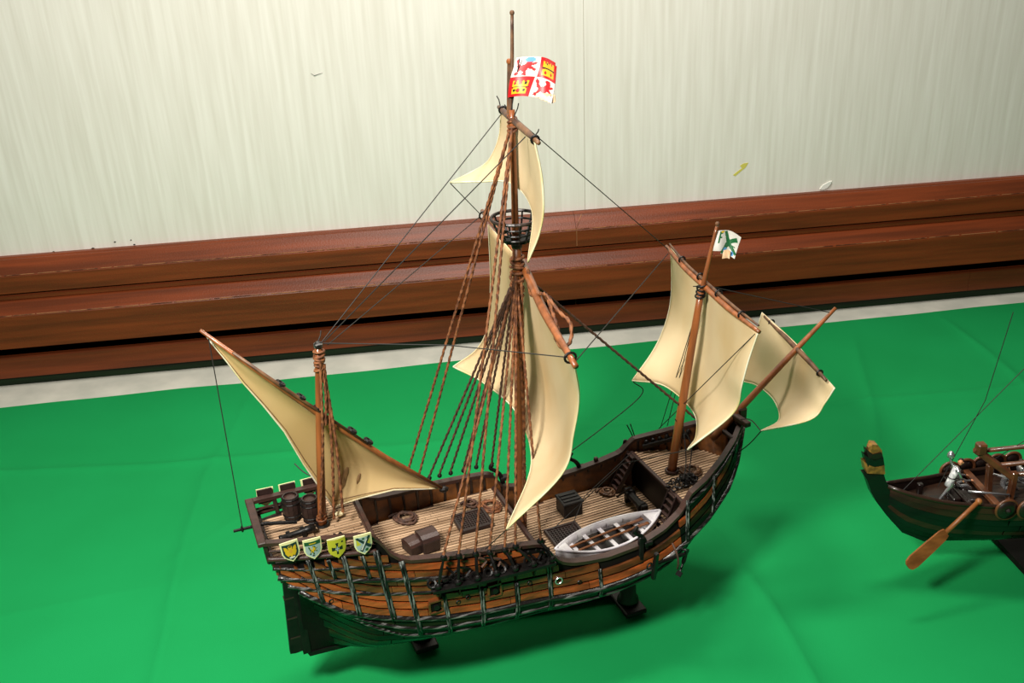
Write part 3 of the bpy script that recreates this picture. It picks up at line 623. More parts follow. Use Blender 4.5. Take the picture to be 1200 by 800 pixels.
for kind, pts in ROPES:
    if kind in ('shroud', 'backstay'): P(kind, twist(pts, .0019), m_rope if pts[1][1] < 0 or kind == 'backstay' else m_rope2, smooth=True)
    elif kind == 'stay': P('stay', twist(pts, .0020), m_rope2, smooth=True)
    elif kind == 'rope': P('hanging_rope', twist(crom([pts[0], Vector(pts[0]).lerp(Vector(pts[1]), .5)+Vector((.003, 0, 0)), pts[1]], 12), .0020), m_rope, smooth=True)
    elif kind == 'loop': P('rope_hank', twist(crom(pts, 8), .0024), m_rope, smooth=True)
    elif kind == 'slack': P('rigging_line', tube(crom(pts, 8), .0008, 5), m_thin)
    else: P('rigging_line', tube(pts, .00065, 5), m_thin)
# mast lashings
def wraps(base, top, r, n, m, par, tr=.0017):
    a, b = Vector(base), Vector(top)
    g = MB()
    for i in range(n):
        q = a.lerp(b, i/max(1, n-1)); g.add(torus(q, r+random.uniform(0, .0012), tr, 14, 6, Matrix.Rotation(random.uniform(-.35, .35), 3, 'X')@Matrix.Rotation(random.uniform(-.35, .35), 3, 'Y')))
    g.out('mast_lashing', m, par, True)
wraps((.358, 0, .535), (.3605, 0, .585), .0072, 9, m_rope, mm, .0020); wraps((.3610, 0, .742), (.3612, 0, .756), .0048, 4, m_rope, mm)
wraps((.104, 0, .492), (.106, 0, .514), .0050, 6, m_rope, z_); wraps((.0812, 0, .287), (.0816, 0, .291), .0058, 2, m_rope, z_, .0013); wraps((.625, 0, .483), (.627, 0, .497), .0054, 4, m_black, z_2, .0013)
g = MB()
for pts in ([(.1075, -.003, .517), (.106, -.006, .46), (.101, -.0065, .42)], [(.104, .004, .517), (.1, .003, .46), (.098, -.005, .44)]): g.add(twist(crom(pts, 8), .0022))
g.out('rope_bundle', m_rope, z_, True)
for q, d in (((.1062, 0, .526), (.006, .004, .012)), ((.3775, .078, .7545), (-.004, 0, .012)), ((.361, -.006, .758), (.004, -.006, .016)), ((.361, .003, .758), (-.005, .006, .012)), ((.3505, -.09, .7545), (.002, -.006, .008)), ((.6275, .0, .497), (-.014, 0, .002))):
    q, d = Vector(q), Vector(d); P('rope_end', tube([q, q+d*.6+Vector((.001, 0, 0)), q+d], .0007, 5), m_thin)
# deadeyes, lanyards and channel, starboard
ch = P('channel', (lambda: (lambda V, F: (V, F))(*MB().add(box((0, 0, 0), (0, 0, 0))).__dict__.values()))() if False else ([(s, -(hb(s, .205)+o_), .206+dz) for s in (.188, .24, .29, .35) for o_, dz in ((0, 0), (0, .004), (.020, .004), (.020, 0))],
    [(i*4+k, i*4+(k+1) % 4, i*4+4+(k+1) % 4, i*4+4+k) for i in range(3) for k in range(4)]+[(0, 1, 2, 3), (12, 15, 14, 13)]), m_black)
for i, (s, z) in enumerate([(.2072, .2541), (.227, .2502), (.2488, .2463), (.2675, .2422), (.2881, .2395), (.3028, .24), (.3371, .2383)]):
    o_ = P('deadeye', ball((s, -.097, z-.003), .0046, 8, (1, .8, 1)), m_black)
    sl = .192+.15*i/6+.004; bl = -(hb(sl, .205)+.016)
    P('deadeye', ball((sl, bl, .214), .0048, 8, (1, .8, 1)), m_black)
    P('lanyard', tube([(s, -.098, z-.004), ((s+sl)/2, (-.098+bl)/2, (z+.214)/2), (sl, bl, .214)], [.0014, .0024, .0018], 6), m_black)
    P('chain_plate', tube([(sl, bl, .214), (sl+.002, bl, .204), (sl+.004, -(hb(sl, .188)+.003), .186)], .0015, 5), m_black)
    P('lanyard_knot', ball((s+.004, -.0955, z-.007), .0036, 6, (1.3, .9, .8)), m_rope2)
for s, z in [(.2142, .2542), (.2327, .2518), (.2494, .2487), (.2646, .2486), (.2812, .2482), (.3004, .2471), (.3199, .2474), (.3434, .2437)]:
    P('deadeye', ball((s, .090, z-.003), .0036, 8, (1, .8, 1)), m_black)
for i in range(9): s = .19+.018*i; P('rope_clump', torus((s, -(hb(s, .205)+.010), .213+random.uniform(-.001, .003)), .0052, .0018, 10, 5, Matrix.Rotation(random.uniform(-1, 1), 3, 'X')), m_black)
for i in range(16):
    s = random.uniform(.19, .345); z = random.uniform(.212, .232); b = -(hb(s, z)+.006)
    P('rope_clump', tube(crom([(s, b-.006, z-.006), (s+random.uniform(-.008, .008), b-.003, z), (s+random.uniform(-.01, .01), b-.004, z+.008)], 4), .0017, 5), m_black if i % 4 else m_rope2)
for i in range(7): s = .585+.0095*i; P('deadeye', ball((s, railb(s)-.010, railz(s)-.008), .0042, 8, (1, .8, 1)), m_black); P('lanyard', tube([(s, railb(s)-.010, railz(s)-.008), (s-.003, railb(s)-.012, railz(s)-.020)], .0016, 5), m_black)
for dx in (-.006, -.003): P('belaying_pin', tube([(.574+dx, .079, .236), (.572+dx*2, .083, .256)], .0009, 5), m_black)
P('pin_rack', between((.578, .066, .2215), (.640, .044, .2385), .005, .007), m_black)
# gun ports and ring
for s, z in ((.193, .178), (.270, .182)):
    b = -(hb(s, z)+.003); g = P('gun_port', box((s, b, z), (.014, .004, .014)), m_hullin)
    for c, q in (((s, b-.001, z+.0085), (.018, .005, .003)), ((s, b-.001, z-.0085), (.018, .005, .003)), ((s-.0085, b-.001, z), (.003, .005, .014)), ((s+.0085, b-.001, z), (.003, .005, .014))): P('port_frame', cbox(c, q), m_strake, g)
    P('gun_muzzle', lathe([(.0035, 0), (.0042, .004), (.0040, .006), (.002, .006)], 10, (s, b+.001, z), Matrix.Rotation(R(90), 3, 'X')), m_black, g)
g = P('hull_ring', torus((.357, -(hb(.357, .172)+.004), .172), .0048, .0011, 14, 6, Matrix.Rotation(R(90), 3, 'X')), m_silver)
for s, z in ((.068, .215), (.235, .180), (.318, .178), (.385, .163), (.222, .176)): P('hull_ring', torus((s, -(hb(s, z)+.0035), z), .0028, .0008, 10, 5, Matrix.Rotation(R(90), 3, 'X')), m_black)
# curled timberheads on the waist rail
def kevel(s, side):
    z = railz(s); b = side*railb(s)
    P('timberhead', tube(crom([(s+.010, b, z-.010), (s+.006, b, z+.004), (s, b, z+.013), (s-.009, b, z+.021), (s-.004, b, z+.029)], 4), [.0036, .0036, .0036, .0036, .0034, .0034, .0032, .0032, .003, .003, .003, .003, .0028, .0028, .0026, .0024, .002], 8), m_black)
    P('timberhead_block', cbox((s+.011, b, z-.001), (.012, .012, .006)), m_black)
kevel(.482, 1); kevel(.352, 1) ; kevel(.480, -1); P('fairlead', ball((.515, .0975, .2), .004), m_rail)
P('rail_bitt', between((.481, -.1035, .200), (.476, -.112, .150), .007, .007), m_black)
for b in (-.030, -.020, -.008, .0): P('belaying_pin', lathe([(.0012, 0), (.0012, .006), (.0030, .009), (.0034, .012), (.002, .0155)], 8, (.094+b*.9+.0, -.047+.0, .276)), m_black)
P('knight_head', cbox((.080, -.046, .2785), (.040, .006, .004)), m_dark)
# outrigger at the stern
P('outrigger', tube([(-.026, 0, .3005), (.012, 0, .300), (.05, -.002, .292)], [.0018, .0024, .0024], 8), m_black); P('lashing', torus((-.0155, 0, .3005), .0028, .0014, 10, 5, Matrix.Rotation(R(90), 3, 'Y')), m_black)
# belfry-like stove and windlass on the main deck
wl = P('windlass_barrel', lathe([(.0050, 0), (.0085, .002), (.0085, .008), (.0060, .010), (.0060, .036), (.0085, .038), (.0085, .044), (.0050, .046)], 10, (.5370, .034, .171), Matrix.Rotation(R(90), 3, 'X')@Matrix.Rotation(R(0), 3, 'Y')), m_black)
for b in (.036, -.014): P('windlass_post', cbox((.537, b, .165), (.010, .006, .026)), m_black, wl)
P('windlass_bar', between((.524, .046, .160), (.536, .024, .186), .003, .003), m_black, wl)
# port shroud rack at bow inner
for i in range(3): P('inner_beam', between((.60+.03*i, -railb(.60+.03*i)+.008, .229+.008*i), (.60+.03*i, -railb(.60+.03*i)+.018, .214), .004, .004), m_dark)
P('beak_beam', between((.672, -.030, .262), (.672, .030, .262), .006, .006), m_dark)

# flags: painted cell by cell on a waving sheet -----------------------
def inpoly(x, y, pl):
    r_ = False; j = len(pl)-1
    for i in range(len(pl)):
        if (pl[i][1] > y) != (pl[j][1] > y) and x < (pl[j][0]-pl[i][0])*(y-pl[i][1])/(pl[j][1]-pl[i][1])+pl[i][0]: r_ = not r_
        j = i
    return r_
def painted(name, fn, nu, nv, shapes, mats, parent, mask=None, th=.0006):
    V = []; F = []; mi = []; A = np.array([[tuple(fn(i/nu, j/nv)) for i in range(nu+1)] for j in range(nv+1)])
    du = np.gradient(A, axis=1); dv = np.gradient(A, axis=0); N = np.cross(du, dv); N /= np.linalg.norm(N, axis=2, keepdims=True)+1e-12
    V = [tuple(x) for x in (A+N*th/2).reshape(-1, 3)]+[tuple(x) for x in (A-N*th/2).reshape(-1, 3)]; K = (nu+1)*(nv+1)
    for j in range(nv):
        for i in range(nu):
            u, v = (i+.5)/nu, (j+.5)/nv
            if mask and not mask(u, v): continue
            c = 0
            for m_, pl in shapes:
                if inpoly(u, v, pl): c = m_
            a = j*(nu+1)+i; F.append((a, a+1, a+nu+2, a+nu+1)); F.append((K+a, K+a+nu+1, K+a+nu+2, K+a+1)); mi += [c, c]
    me = bpy.data.meshes.new(name); me.from_pydata(V, [], F)
    for x in mats: me.materials.append(x)
    me.polygons.foreach_set('material_index', mi); me.polygons.foreach_set('use_smooth', [True]*len(F))
    o = bpy.data.objects.new(name, me); C.objects.link(o)
    if parent: o.parent = parent
    return o
def tr(pl, x, y, sx, sy): return [(x+a*sx, y+b*sy) for a, b in pl]
def rect(x0, y0, x1, y1): return [(x0, y0), (x1, y0), (x1, y1), (x0, y1)]
CASTLE = [(.08, .05), (.92, .05), (.92, .42), (.84, .42), (.84, .50), (.92, .54), (.92, .92), (.80, .92), (.80, .80), (.70, .80), (.70, .92), (.60, .92), (.60, .82), (.40, .82), (.40, .92), (.30, .92), (.30, .80), (.20, .80), (.20, .92), (.08, .92), (.08, .54), (.16, .50), (.16, .42), (.08, .42)]
LION = [(.10, .10), (.22, .05), (.30, .12), (.26, .22), (.34, .32), (.46, .22), (.44, .06), (.62, .04), (.60, .14), (.56, .26), (.60, .40), (.74, .36), (.88, .28), (.92, .38), (.76, .48), (.70, .54), (.84, .60), (.94, .70), (.84, .74), (.72, .66), (.74, .80), (.66, .94), (.48, .95), (.42, .84), (.50, .74), (.44, .62), (.30, .56), (.20, .66), (.18, .84), (.08, .92), (.04, .80), (.12, .66), (.14, .52), (.24, .42), (.20, .26), (.12, .20)]
RING = [(.5+.5*math.cos(a*.4), .5+.5*math.sin(a*.4)) for a in range(16)]
def flagfn(origin, ex, ey, wv, w2):
    o_, ex, ey = Vector(origin), Vector(ex), Vector(ey); n_ = ex.cross(ey).normalized()
    def f(u, v): return o_+ex*u+ey*v+n_*(wv*math.sin(u*6.0+v*1.5+.4)*u**.5+w2*math.sin(v*4+u*3))+ey*(.10*math.sin(u*3.2))-ey*(.02*v*u)
    return f
sh = [(2, rect(0, 0, .47, .50)), (1, tr(CASTLE, .06, .04, .38, .40)), (3, tr(RING, .12, .12, .07, .07)), (0+2, tr(RING, .20, .10, .08, .10)), (2, tr(RING, .12, .30, .06, .07)), (2, tr(RING, .22, .29, .07, .09)), (3, tr(RING, .33, .30, .05, .07)), (3, tr(RING, .33, .12, .05, .07)),
      (2, tr(LION, .02, .50, .46, .50)), (4, tr(RING, .20, .86, .20, .13)), (2, rect(.50, .50, 1, 1)), (1, tr(CASTLE, .54, .55, .42, .40)), (3, rect(.56, .74, .94, .76)), (2, tr(RING, .62, .60, .07, .08)), (2, tr(RING, .80, .60, .07, .08)), (3, tr(RING, .66, .84, .05, .05)), (3, rect(.08, .235, .43, .25)),
      (2, tr(LION, .48, .01, .52, .49)), (3, rect(.470, 0, .478, .52)), (3, rect(0, .50, .47, .507))]
fl = painted('royal_banner', flagfn((.3575, .001, .7790), (.036, -.042, -.0035), (.0115, .000, .043), .0075, .003), 72, 60, sh, [f_white, f_yel, f_red, f_blk, f_blu], ship, lambda u, v: not (u > .96 and v > .93))
painted('banner_patch', flagfn((.3780, -.022, .7725), (.0180, -.022, 0), (.002, .002, .012), .002, .001), 14, 10, [], [f_pnk], fl, lambda u, v: v > .15+.9*abs(u-.72))
CR = [(.42, .0), (.58, .0), (.56, .40), (.98, .38), (.98, .55), (.58, .55), (.60, .98), (.42, .98), (.44, .56), (.02, .58), (.02, .42), (.44, .42)]
sh = [(1, [(.30, .05), (.40, .0), (.62, .35), (.98, .10), (1, .25), (.72, .50), (.95, .72), (.86, .86), (.62, .62), (.42, .98), (.30, .95), (.48, .52)]), (1, rect(.12, .45, .18, .95)), (1, rect(.12, .85, .26, .92)), (1, rect(.12, .65, .24, .72)), (2, tr(RING, .40, .06, .18, .22)), (2, tr(RING, .74, .02, .18, .20)), (3, tr(RING, .16, .88, .14, .10)), (1, rect(.76, .24, .92, .30)), (1, rect(.76, .40, .90, .46))]
f2 = painted('green_cross_pennant', flagfn((.6400, -.001, .5420), (.026, -.015, -.0075), (.0085, .001, .030), .0055, .002), 44, 44, sh, [f_white, f_grn, f_blu, f_yel], ship, lambda u, v: not (v < .12 and u < .35))
painted('pennant_patch', flagfn((.6510, -.009, .5350), (.0085, -.005, 0), (.001, 0, .011), .001, .001), 8, 8, [], [f_pnk], f2)

# pavise shields along the poop, each its own thing -------------------
SHIELD = [(.0, 1), (0, .45), (.10, .25), (.5, 0), (.90, .25), (1, .45), (1, 1)]
def shield(s, side, label, shapes, mats, dz=0, tilt=0, wd=.0215, hgt=.0275):
    z = railz(s)+dz+.0035; root_loc = W(s, side*(railb(s)+.0095), z-hgt)
    r_ = thing('pavise_shield', label, 'shield', root_loc, TH+(0 if side < 0 else math.pi)+tilt*.0, 'small painted shields along the poop rail')
    sl = .25
    V = []; pl = [((u-.5)*wd, v*hgt) for u, v in SHIELD]; n = len(pl)
    for dy in (0, .0012): V += [(x, dy-.0032*math.cos((x/wd)*2.4)+.003-(0), z_) for x, z_ in pl]
    rm = Matrix.Rotation(.06, 3, 'X')@Matrix.Rotation(tilt, 3, 'Y'); V = [rm@Vector(v) for v in V]
    mesh('shield_board', V, [tuple(range(n)), tuple(range(n, 2*n))[::-1]]+[(i, (i+1) % n, n+(i+1) % n, n+i) for i in range(n)], s_cream, r_)
    def fn(u, v): x = (u-.5)*wd; return rm@Vector((x, -.0032*math.cos((x/wd)*2.4)+.003-.0013, v*hgt))
    if shapes is not None: painted('shield_face', fn, 36, 44, shapes, mats, r_, lambda u, v: inpoly(u, v, SHIELD), .0004)
    return r_
INN = [(.07, .95), (.07, .46), (.16, .27), (.5, .07), (.84, .27), (.93, .46), (.93, .95)]
EAG = [(.5, .2), (.58, .36), (.68, .30), (.80, .46), (.84, .84), (.70, .80), (.62, .66), (.60, .84), (.5, .90), (.40, .84), (.38, .66), (.30, .80), (.16, .84), (.20, .46), (.32, .30), (.42, .36)]
shield(.032, -1, 'shield with yellow eagle on black, nearest the stern', [(1, INN), (2, EAG), (3, tr(RING, .40, .46, .2, .22)), (1, tr(RING, .42, .76, .16, .10)), (4, rect(.35, .18, .66, .28))], [s_cream, s_navy, f_yel, s_org, f_white], .002, -.08)
shield(.0564, -1, 'shield with green lion on white and green top band, second from the stern', [(4, INN), (1, rect(.06, .74, .94, .95)), (2, rect(.3, .82, .7, .87)), (1, tr(LION, .22, .22, .56, .52)), (2, tr(LION, .32, .34, .36, .34)), (3, tr(RING, .42, .16, .14, .08))], [s_cream, s_dgrn, f_yel, f_blk, s_grey], .003)
P_CROSS = [(.44, .2), (.56, .2), (.54, .44), (.8, .40), (.8, .62), (.54, .56), (.58, .82), (.42, .82), (.46, .56), (.2, .62), (.2, .40), (.46, .44)]
shield(.0840, -1, 'lime yellow shield with a black cross, third from the stern', [(1, SHIELD), (1, INN), (2, P_CROSS), (3, tr(P_CROSS, .30, .28, .4, .44)), (2, rect(.74, .78, .86, .86))], [s_cream, s_lime, f_blk, s_grey], .001)
shield(.1150, -1, 'shield with dark green diagonal cross, foremost on the starboard side', [(4, INN), (1, [(.10, .9), (.10, .5), (.38, .55)]), (1, [(.9, .9), (.9, .5), (.62, .55)]), (2, [(.06, .90), (.20, .96), (.96, .40), (.88, .26)]), (2, [(.80, .98), (.94, .92), (.40, .14), (.26, .24)]), (3, [(.66, .84), (.72, .80), (.38, .24), (.33, .30)]), (5, tr(RING, .56, .16, .2, .16)), (5, tr(RING, .42, .80, .16, .12))], [s_cream, s_lime, s_navy, f_white, s_grey, s_dgrn], .003)
for i, (s, lb) in enumerate([(.022, 'dark back of a pale-edged shield, port rail, nearest the stern'), (.052, 'dark back of a pale-edged shield, middle of the port rail'), (.082, 'dark back of a pale-edged shield, port rail, beside the mizzen mast')]):
    r_ = shield(s, 1, lb, None, None, .003, .04*(i-1))
    V, F = box((0, .0050, .0188), (.0190, .0022, .0200)); mesh('shield_back', V, F, m_dark, r_)

# ================================================================ THINGS ON DECK
def barrel(s, b, z, label):
    r_ = thing('barrel', label, 'barrel', W(s, b, z), TH, 'two dark barrels on the poop deck'); H_b = .034
    prof = lambda t: .0098+.0022*math.sin(math.pi*t)
    for k_ in range(12):
        a0, a1 = 2*math.pi*(k_+.03)/12, 2*math.pi*(k_+.97)/12; V = []
        for t_ in (0, .25, .5, .75, 1):
            for a, dr in ((a0, 0), (a1, 0), (a1, -.0016), (a0, -.0016)): V.append(((prof(t_)+dr)*math.cos(a), (prof(t_)+dr)*math.sin(a), t_*H_b))
        F = [(0, 1, 2, 3), (16, 19, 18, 17)]+[(i*4+q, i*4+(q+1) % 4, i*4+4+(q+1) % 4, i*4+4+q) for i in range(4) for q in range(4)]
        mesh('stave', V, F, m_dark, r_)
    for t_ in (.06, .24, .76, .94): mesh('hoop', *torus((0, 0, t_*H_b), prof(t_)+.0003, .0009, 20, 5), m_black, r_)
    mesh('barrel_head', *lathe([(.0085, 0), (.0085, .0012), (.004, .0016)], 16, (0, 0, H_b-.0035)), m_rail, r_, True)
barrel(.0500, .032, .2765, 'dark brown barrel nearest the stern on the poop deck'); barrel(.0715, .0165, .2765, 'dark brown barrel next to the mizzen mast on the poop deck')
def chest(s, b, z, size, rz, label):
    r_ = thing('sea_chest', label, 'chest', W(s, b, z), TH+rz); L, w_, h = size
    mesh('chest_body', *cbox((0, 0, h*.36), (L, w_, h*.72), bev=.06), m_dark, r_)
    prof = [(-w_/2, 0), (-w_*.42, h*.20), (-w_*.2, h*.30), (w_*.2, h*.30), (w_*.42, h*.20), (w_/2, 0)]; n = len(prof)
    V = [(-L*.51, y, h*.72+z_) for y, z_ in prof]+[(L*.51, y, h*.72+z_) for y, z_ in prof]
    mesh('chest_lid', V, [tuple(range(n)), tuple(range(n, 2*n))[::-1]]+[(i, (i+1) % n, n+(i+1) % n, n+i) for i in range(n)], m_rail, r_)
chest(.1900, -.014, .2115, (.018, .026, .018), .25, 'smaller brown sea chest on the half deck, toward the stern')
chest(.2110, -.015, .2115, (.024, .030, .024), .1, 'larger brown sea chest on the half deck, toward the bow')
st = thing('stove_box', 'black square box with a lid on the main deck by the port bulwark', 'box', W(.4480, .052, .1525), TH)
mesh('box_body', *cbox((0, 0, .011), (.030, .030, .022), bev=.06), m_black, st); mesh('box_lid', *cbox((0, 0, .0235), (.033, .033, .004), bev=.3), m_black, st)
for dy in (-.008, .0, .008): mesh('slat', *box((0, dy, .0262), (.026, .004, .0015)), m_black, st)
def coil(s, b, z, rr, n, label, m=m_rope2, r=.0021):
    pts = []
    for i in range(n*16):
        a = 2*math.pi*i/16; t_ = i/(n*16); pts.append((rr*(1-.5*t_)*math.cos(a)*(1+.06*math.sin(a*3.3)), rr*(1-.5*t_)*.8*math.sin(a), r+t_*.005+.0012*math.sin(a*1.7)))
    pts += [(rr*1.1, -.004, .003), (rr*1.5, .004, r)]
    o = mesh('rope_coil', *twist(pts, r, .008, .002), m, smooth=True); o.location = W(s, b, z); o.rotation_euler = (0, 0, TH+2.4); tag(o, label, 'rope')
coil(.2020, .056, .2115, .017, 3, 'flattened brown coil of rope on the half deck near the poop')
coil(.3190, .036, .2080, .017, 4, 'tangled coil of rope beside the main mast on the half deck', m_rope, .0022)
coil(.2960, .052, .2090, .010, 2, 'small loop of rope behind the hatch grating on the half deck')
coil(.6130, -.016, .2140, .016, 4, 'pale grey coil of rope on the forecastle deck', m_mastdark, .0020)
coil(.5200, .068, .1545, .012, 3, 'grey coil of rope at the foot of the port ladder', m_mastdark, .0018)
# swivel gun on the poop
gn = thing('deck_gun', 'black gun on a pale wooden sledge at the stern of the poop deck', 'cannon', W(.046, -.018, .2765), TH+.12)
mesh('sledge', *cbox((0, 0, .002), (.040, .013, .004)), m_deck, gn)
mesh('gun_barrel', *lathe([(.002, 0), (.0048, .001), (.0050, .012), (.0038, .014), (.0034, .040), (.0042, .044), (.0036, .046), (.0015, .046)], 10, (.024, 0, .0105), Matrix.Rotation(R(-90), 3, 'Y')), m_black, gn, True)
for x in (-.010, .008):
    mesh('gun_cheek', *cbox((x, .0045, .008), (.005, .003, .012)), m_black, gn); mesh('gun_cheek', *cbox((x, -.0045, .008), (.005, .003, .012)), m_black, gn)
# chain heap and blocks on the forecastle
chn = thing('anchor_chain', 'heap of black chain on the starboard side of the forecastle deck', 'chain', W(.586, -.036, .2145), TH)
for i in range(46):
    a = random.uniform(0, 6.28); q = random.uniform(0, 1)**.5; x, y = .026*q*math.cos(a)+.0, .013*q*math.sin(a)
    mesh('chain_link', *torus((x+.004*y/.013, y, .002+.010*(1-q)*random.random()), .0034, .0011, 8, 5, Matrix.Rotation(random.uniform(-1.2, 1.2), 3, 'X')@Matrix.Rotation(random.uniform(-1.2, 1.2), 3, 'Y')), m_black, chn)
# anchor lashed outside the starboard bow
an = thing('anchor', 'black anchor with wooden stock lashed outside the starboard bow', 'anchor', W(.512, -.122, .158), TH+.25)
mesh('shank', *tube([(-.030, 0, .012), (.034, 0, .0)], .0027, 8), m_black, an)
mesh('arms', *tube(crom([(.020, -.012, .020), (.031, -.006, .010), (.035, 0, 0), (.031, 0, -.012), (.020, -.004, -.024)], 4), [.0015]*4+[.0030]*9+[.0015]*4, 8), m_black, an)
mesh('fluke', *cbox((.019, -.012, .020), (.007, .009, .002), rot=Matrix.Rotation(.8, 3, 'Y')), m_black, an); mesh('fluke', *cbox((.019, -.004, -.024), (.007, .009, .002), rot=Matrix.Rotation(-.8, 3, 'Y')), m_black, an)
mesh('stock', *between((-.027, -.006, .034), (-.024, .002, -.014), .006, .006), m_black, an); mesh('ring', *torus((-.034, 0, .013), .0045, .0011, 12, 5, Matrix.Rotation(R(90), 3, 'X')), m_black, an)
mesh('lashing', *tube(crom([(.012, .004, .026), (.012, -.006, .012), (.014, -.007, -.004), (.020, 0, -.018)], 4), .0016, 5), m_rope2, an)
# longboat ---------------------------------------------------------------
lb = thing('longboat', 'small white rowing boat with brown oars lying on the starboard waist', 'rowing boat', W(.4580, -.0555, .1545), TH+.10)
def lbw(x): t_ = abs(x)/.086; return .0300*(1-t_**2.1)+.0004
def lbz(x): return .0255+.008*(abs(x)/.086)**2.2
V = []; F = []; nx_ = 24; prof = [(0, 0), (.45, .002), (.78, .008), (.95, .018), (1, 1)]
for i in range(nx_+1):
    x = -.086+.172*i/nx_; w_ = lbw(x); zt = lbz(x); zk = .0+.020*(abs(x)/.086)**3
    sec = [(f*w_, zk+(zt-zk)*h) for f, h in ((0, 0), (.5, .05), (.82, .30), (.96, .62), (1, 1))]
    inn = [(max(0, f*w_-.0022), max(zk+.002, zk+(zt-zk)*h+.001)) for f, h in ((1, 1), (.96, .62), (.82, .32), (.5, .12), (0, .08))]
    V += [(x, -y, z) for y, z in sec]+[(x, -y, z) for y, z in inn]
    V += [(x, y, z) for y, z in sec]+[(x, y, z) for y, z in inn]
for i in range(nx_):
    for base in (0, 10):
        for q in range(9): a = i*20+base+q; F.append((a, a+1, a+21, a+20))
mesh('boat_hull', V, F, m_white, lb, True)
for sd in (-1, 1):
    mesh('gunwale', *tube([(-.086+.172*i/24, sd*lbw(-.086+.172*i/24)*.985, lbz(-.086+.172*i/24)) for i in range(25)], .0020, 6), m_white, lb, True)
for x in (-.052, -.026, 0, .026, .050): mesh('thwart', *box((x, 0, .0175), (.006, lbw(x)*1.80, .0022)), m_white, lb)
xx = [-.076+.152*i/20 for i in range(21)]; V = [(x, q*lbw(x)*.84, z+.006*(abs(x)/.086)**2) for x in xx for q, z in ((-1, .0145), (-.55, .0075), (.55, .0075), (1, .0145))]
mesh('bottom_boards', V, [(i*4+k, i*4+k+1, i*4+k+5, i*4+k+4) for i in range(20) for k in range(3)], m_vdark, lb)
for i, x in enumerate((-.064, -.038, -.013, .013, .038, .062)):
    for sd in (-1, 1): mesh('frame', *tube([(x, sd*lbw(x)*.5, .006), (x, sd*lbw(x)*.86, .013), (x, sd*(lbw(x)-.0018), lbz(x)-.003)], .0012, 5), m_white, lb)
for sd in (-1, 1): mesh('end_deck', [(sd*.083, 0, .0325), (sd*.064, -lbw(.064)+.001, .029), (sd*.064, lbw(.064)-.001, .029), (sd*.083, 0, .030), (sd*.064, -lbw(.064)+.001, .0265), (sd*.064, lbw(.064)-.001, .0265)], [(0, 1, 2), (5, 4, 3), (0, 3, 4, 1), (1, 4, 5, 2), (2, 5, 3, 0)], m_white, lb)
for dy, a0, a1, lbl in ((.008, -.060, .058, 'brown oar along the port side of the white boat'), (-.004, -.052, .060, 'brown oar along the starboard side of the white boat')):
    o = mesh('oar', *MB().add(tube([(a0, 0, 0), (a1-.018, .002, .001)], .0017, 6)).add(cbox((a1-.008, .002, .001), (.026, .0052, .0014))).__dict__.values(), m_oak, smooth=False)
    o.location = lb.location+Matrix.Rotation(TH+.10, 3, 'Z')@Vector((0, dy, .0208)); o.rotation_euler = (0, 0, TH+.10); tag(o, lbl, 'oar', 'oars lying in the white boat')

# stand ------------------------------------------------------------------
sd_ = thing('display_stand', 'dark stand with tapered green-black columns under the large ship', 'stand', W(0, 0, .0045), TH)
for s, cb in ((.205, .048), (.5125, -.012)):
    mesh('base_plate', *cbox((s, .030+cb, .004), (.034, .118, .008), bev=.2), m_standb, sd_)
    zt = .078 if cb > 0 else .099
    mesh('column', *lathe([(.0165, .008), (.0165, .013), (.0125, .018), (.0105, zt), (.0100, zt)], 18, (s, cb, 0)), m_stand, sd_, True)
mesh('long_bar', *cbox((.359, .048, .003), (.29, .022, .006), rz=-.19, bev=.2), m_standb, sd_)

# ================================================================ LONGSHIP (right)
VO = Vector((.674, 1.150, 0)); VT = R(-2.5); VZ = Matrix.Rotation(VT, 3, 'Z')
def VW(s, b, z): return VO+VZ@Vector((s, b, z))
vs_ = thing('longship_model', 'dark brown and green longship model with carved prow, at the right edge', 'model ship', VO, VT)
def Q(name, VF, m, parent=None, smooth=False): return mesh(name, VF[0], VF[1], m, parent or vs_, smooth)
VB = [(0, .003), (.03, .017), (.06, .027), (.10, .038), (.15, .047), (.22, .055), (.35, .062), (.50, .064)]
VRZ = [(0, .170), (.03, .162), (.08, .153), (.15, .149), (.25, .147), (.5, .147)]
VKZ = [(0, .126), (.015, .106), (.03, .092), (.06, .078), (.10, .068), (.16, .062), (.5, .058)]
def vb(s, t_): # t 0 keel..1 rail
    return .003+(itp(s, VB)-.003)*(1-(1-t_)**2.0)**.62
def vz(s, t_): return itp(s, VKZ)+(itp(s, VRZ)-itp(s, VKZ))*t_
ns = 30; nt_ = 10; V = []; F = []
for i in range(ns+1):
    s = .5*i/ns
    V += [(s, -vb(s, 1-q/nt_)+.001, vz(s, 1-q/nt_)) for q in range(nt_+1)]+[(s, vb(s, q/nt_)-.001, vz(s, q/nt_)) for q in range(nt_+1)]
n = 2*(nt_+1); F = [(i*n+k, i*n+k+1, (i+1)*n+k+1, (i+1)*n+k) for i in range(ns) for k in range(n-1)]
Q('hull_shell', (V, F), m_vdark)
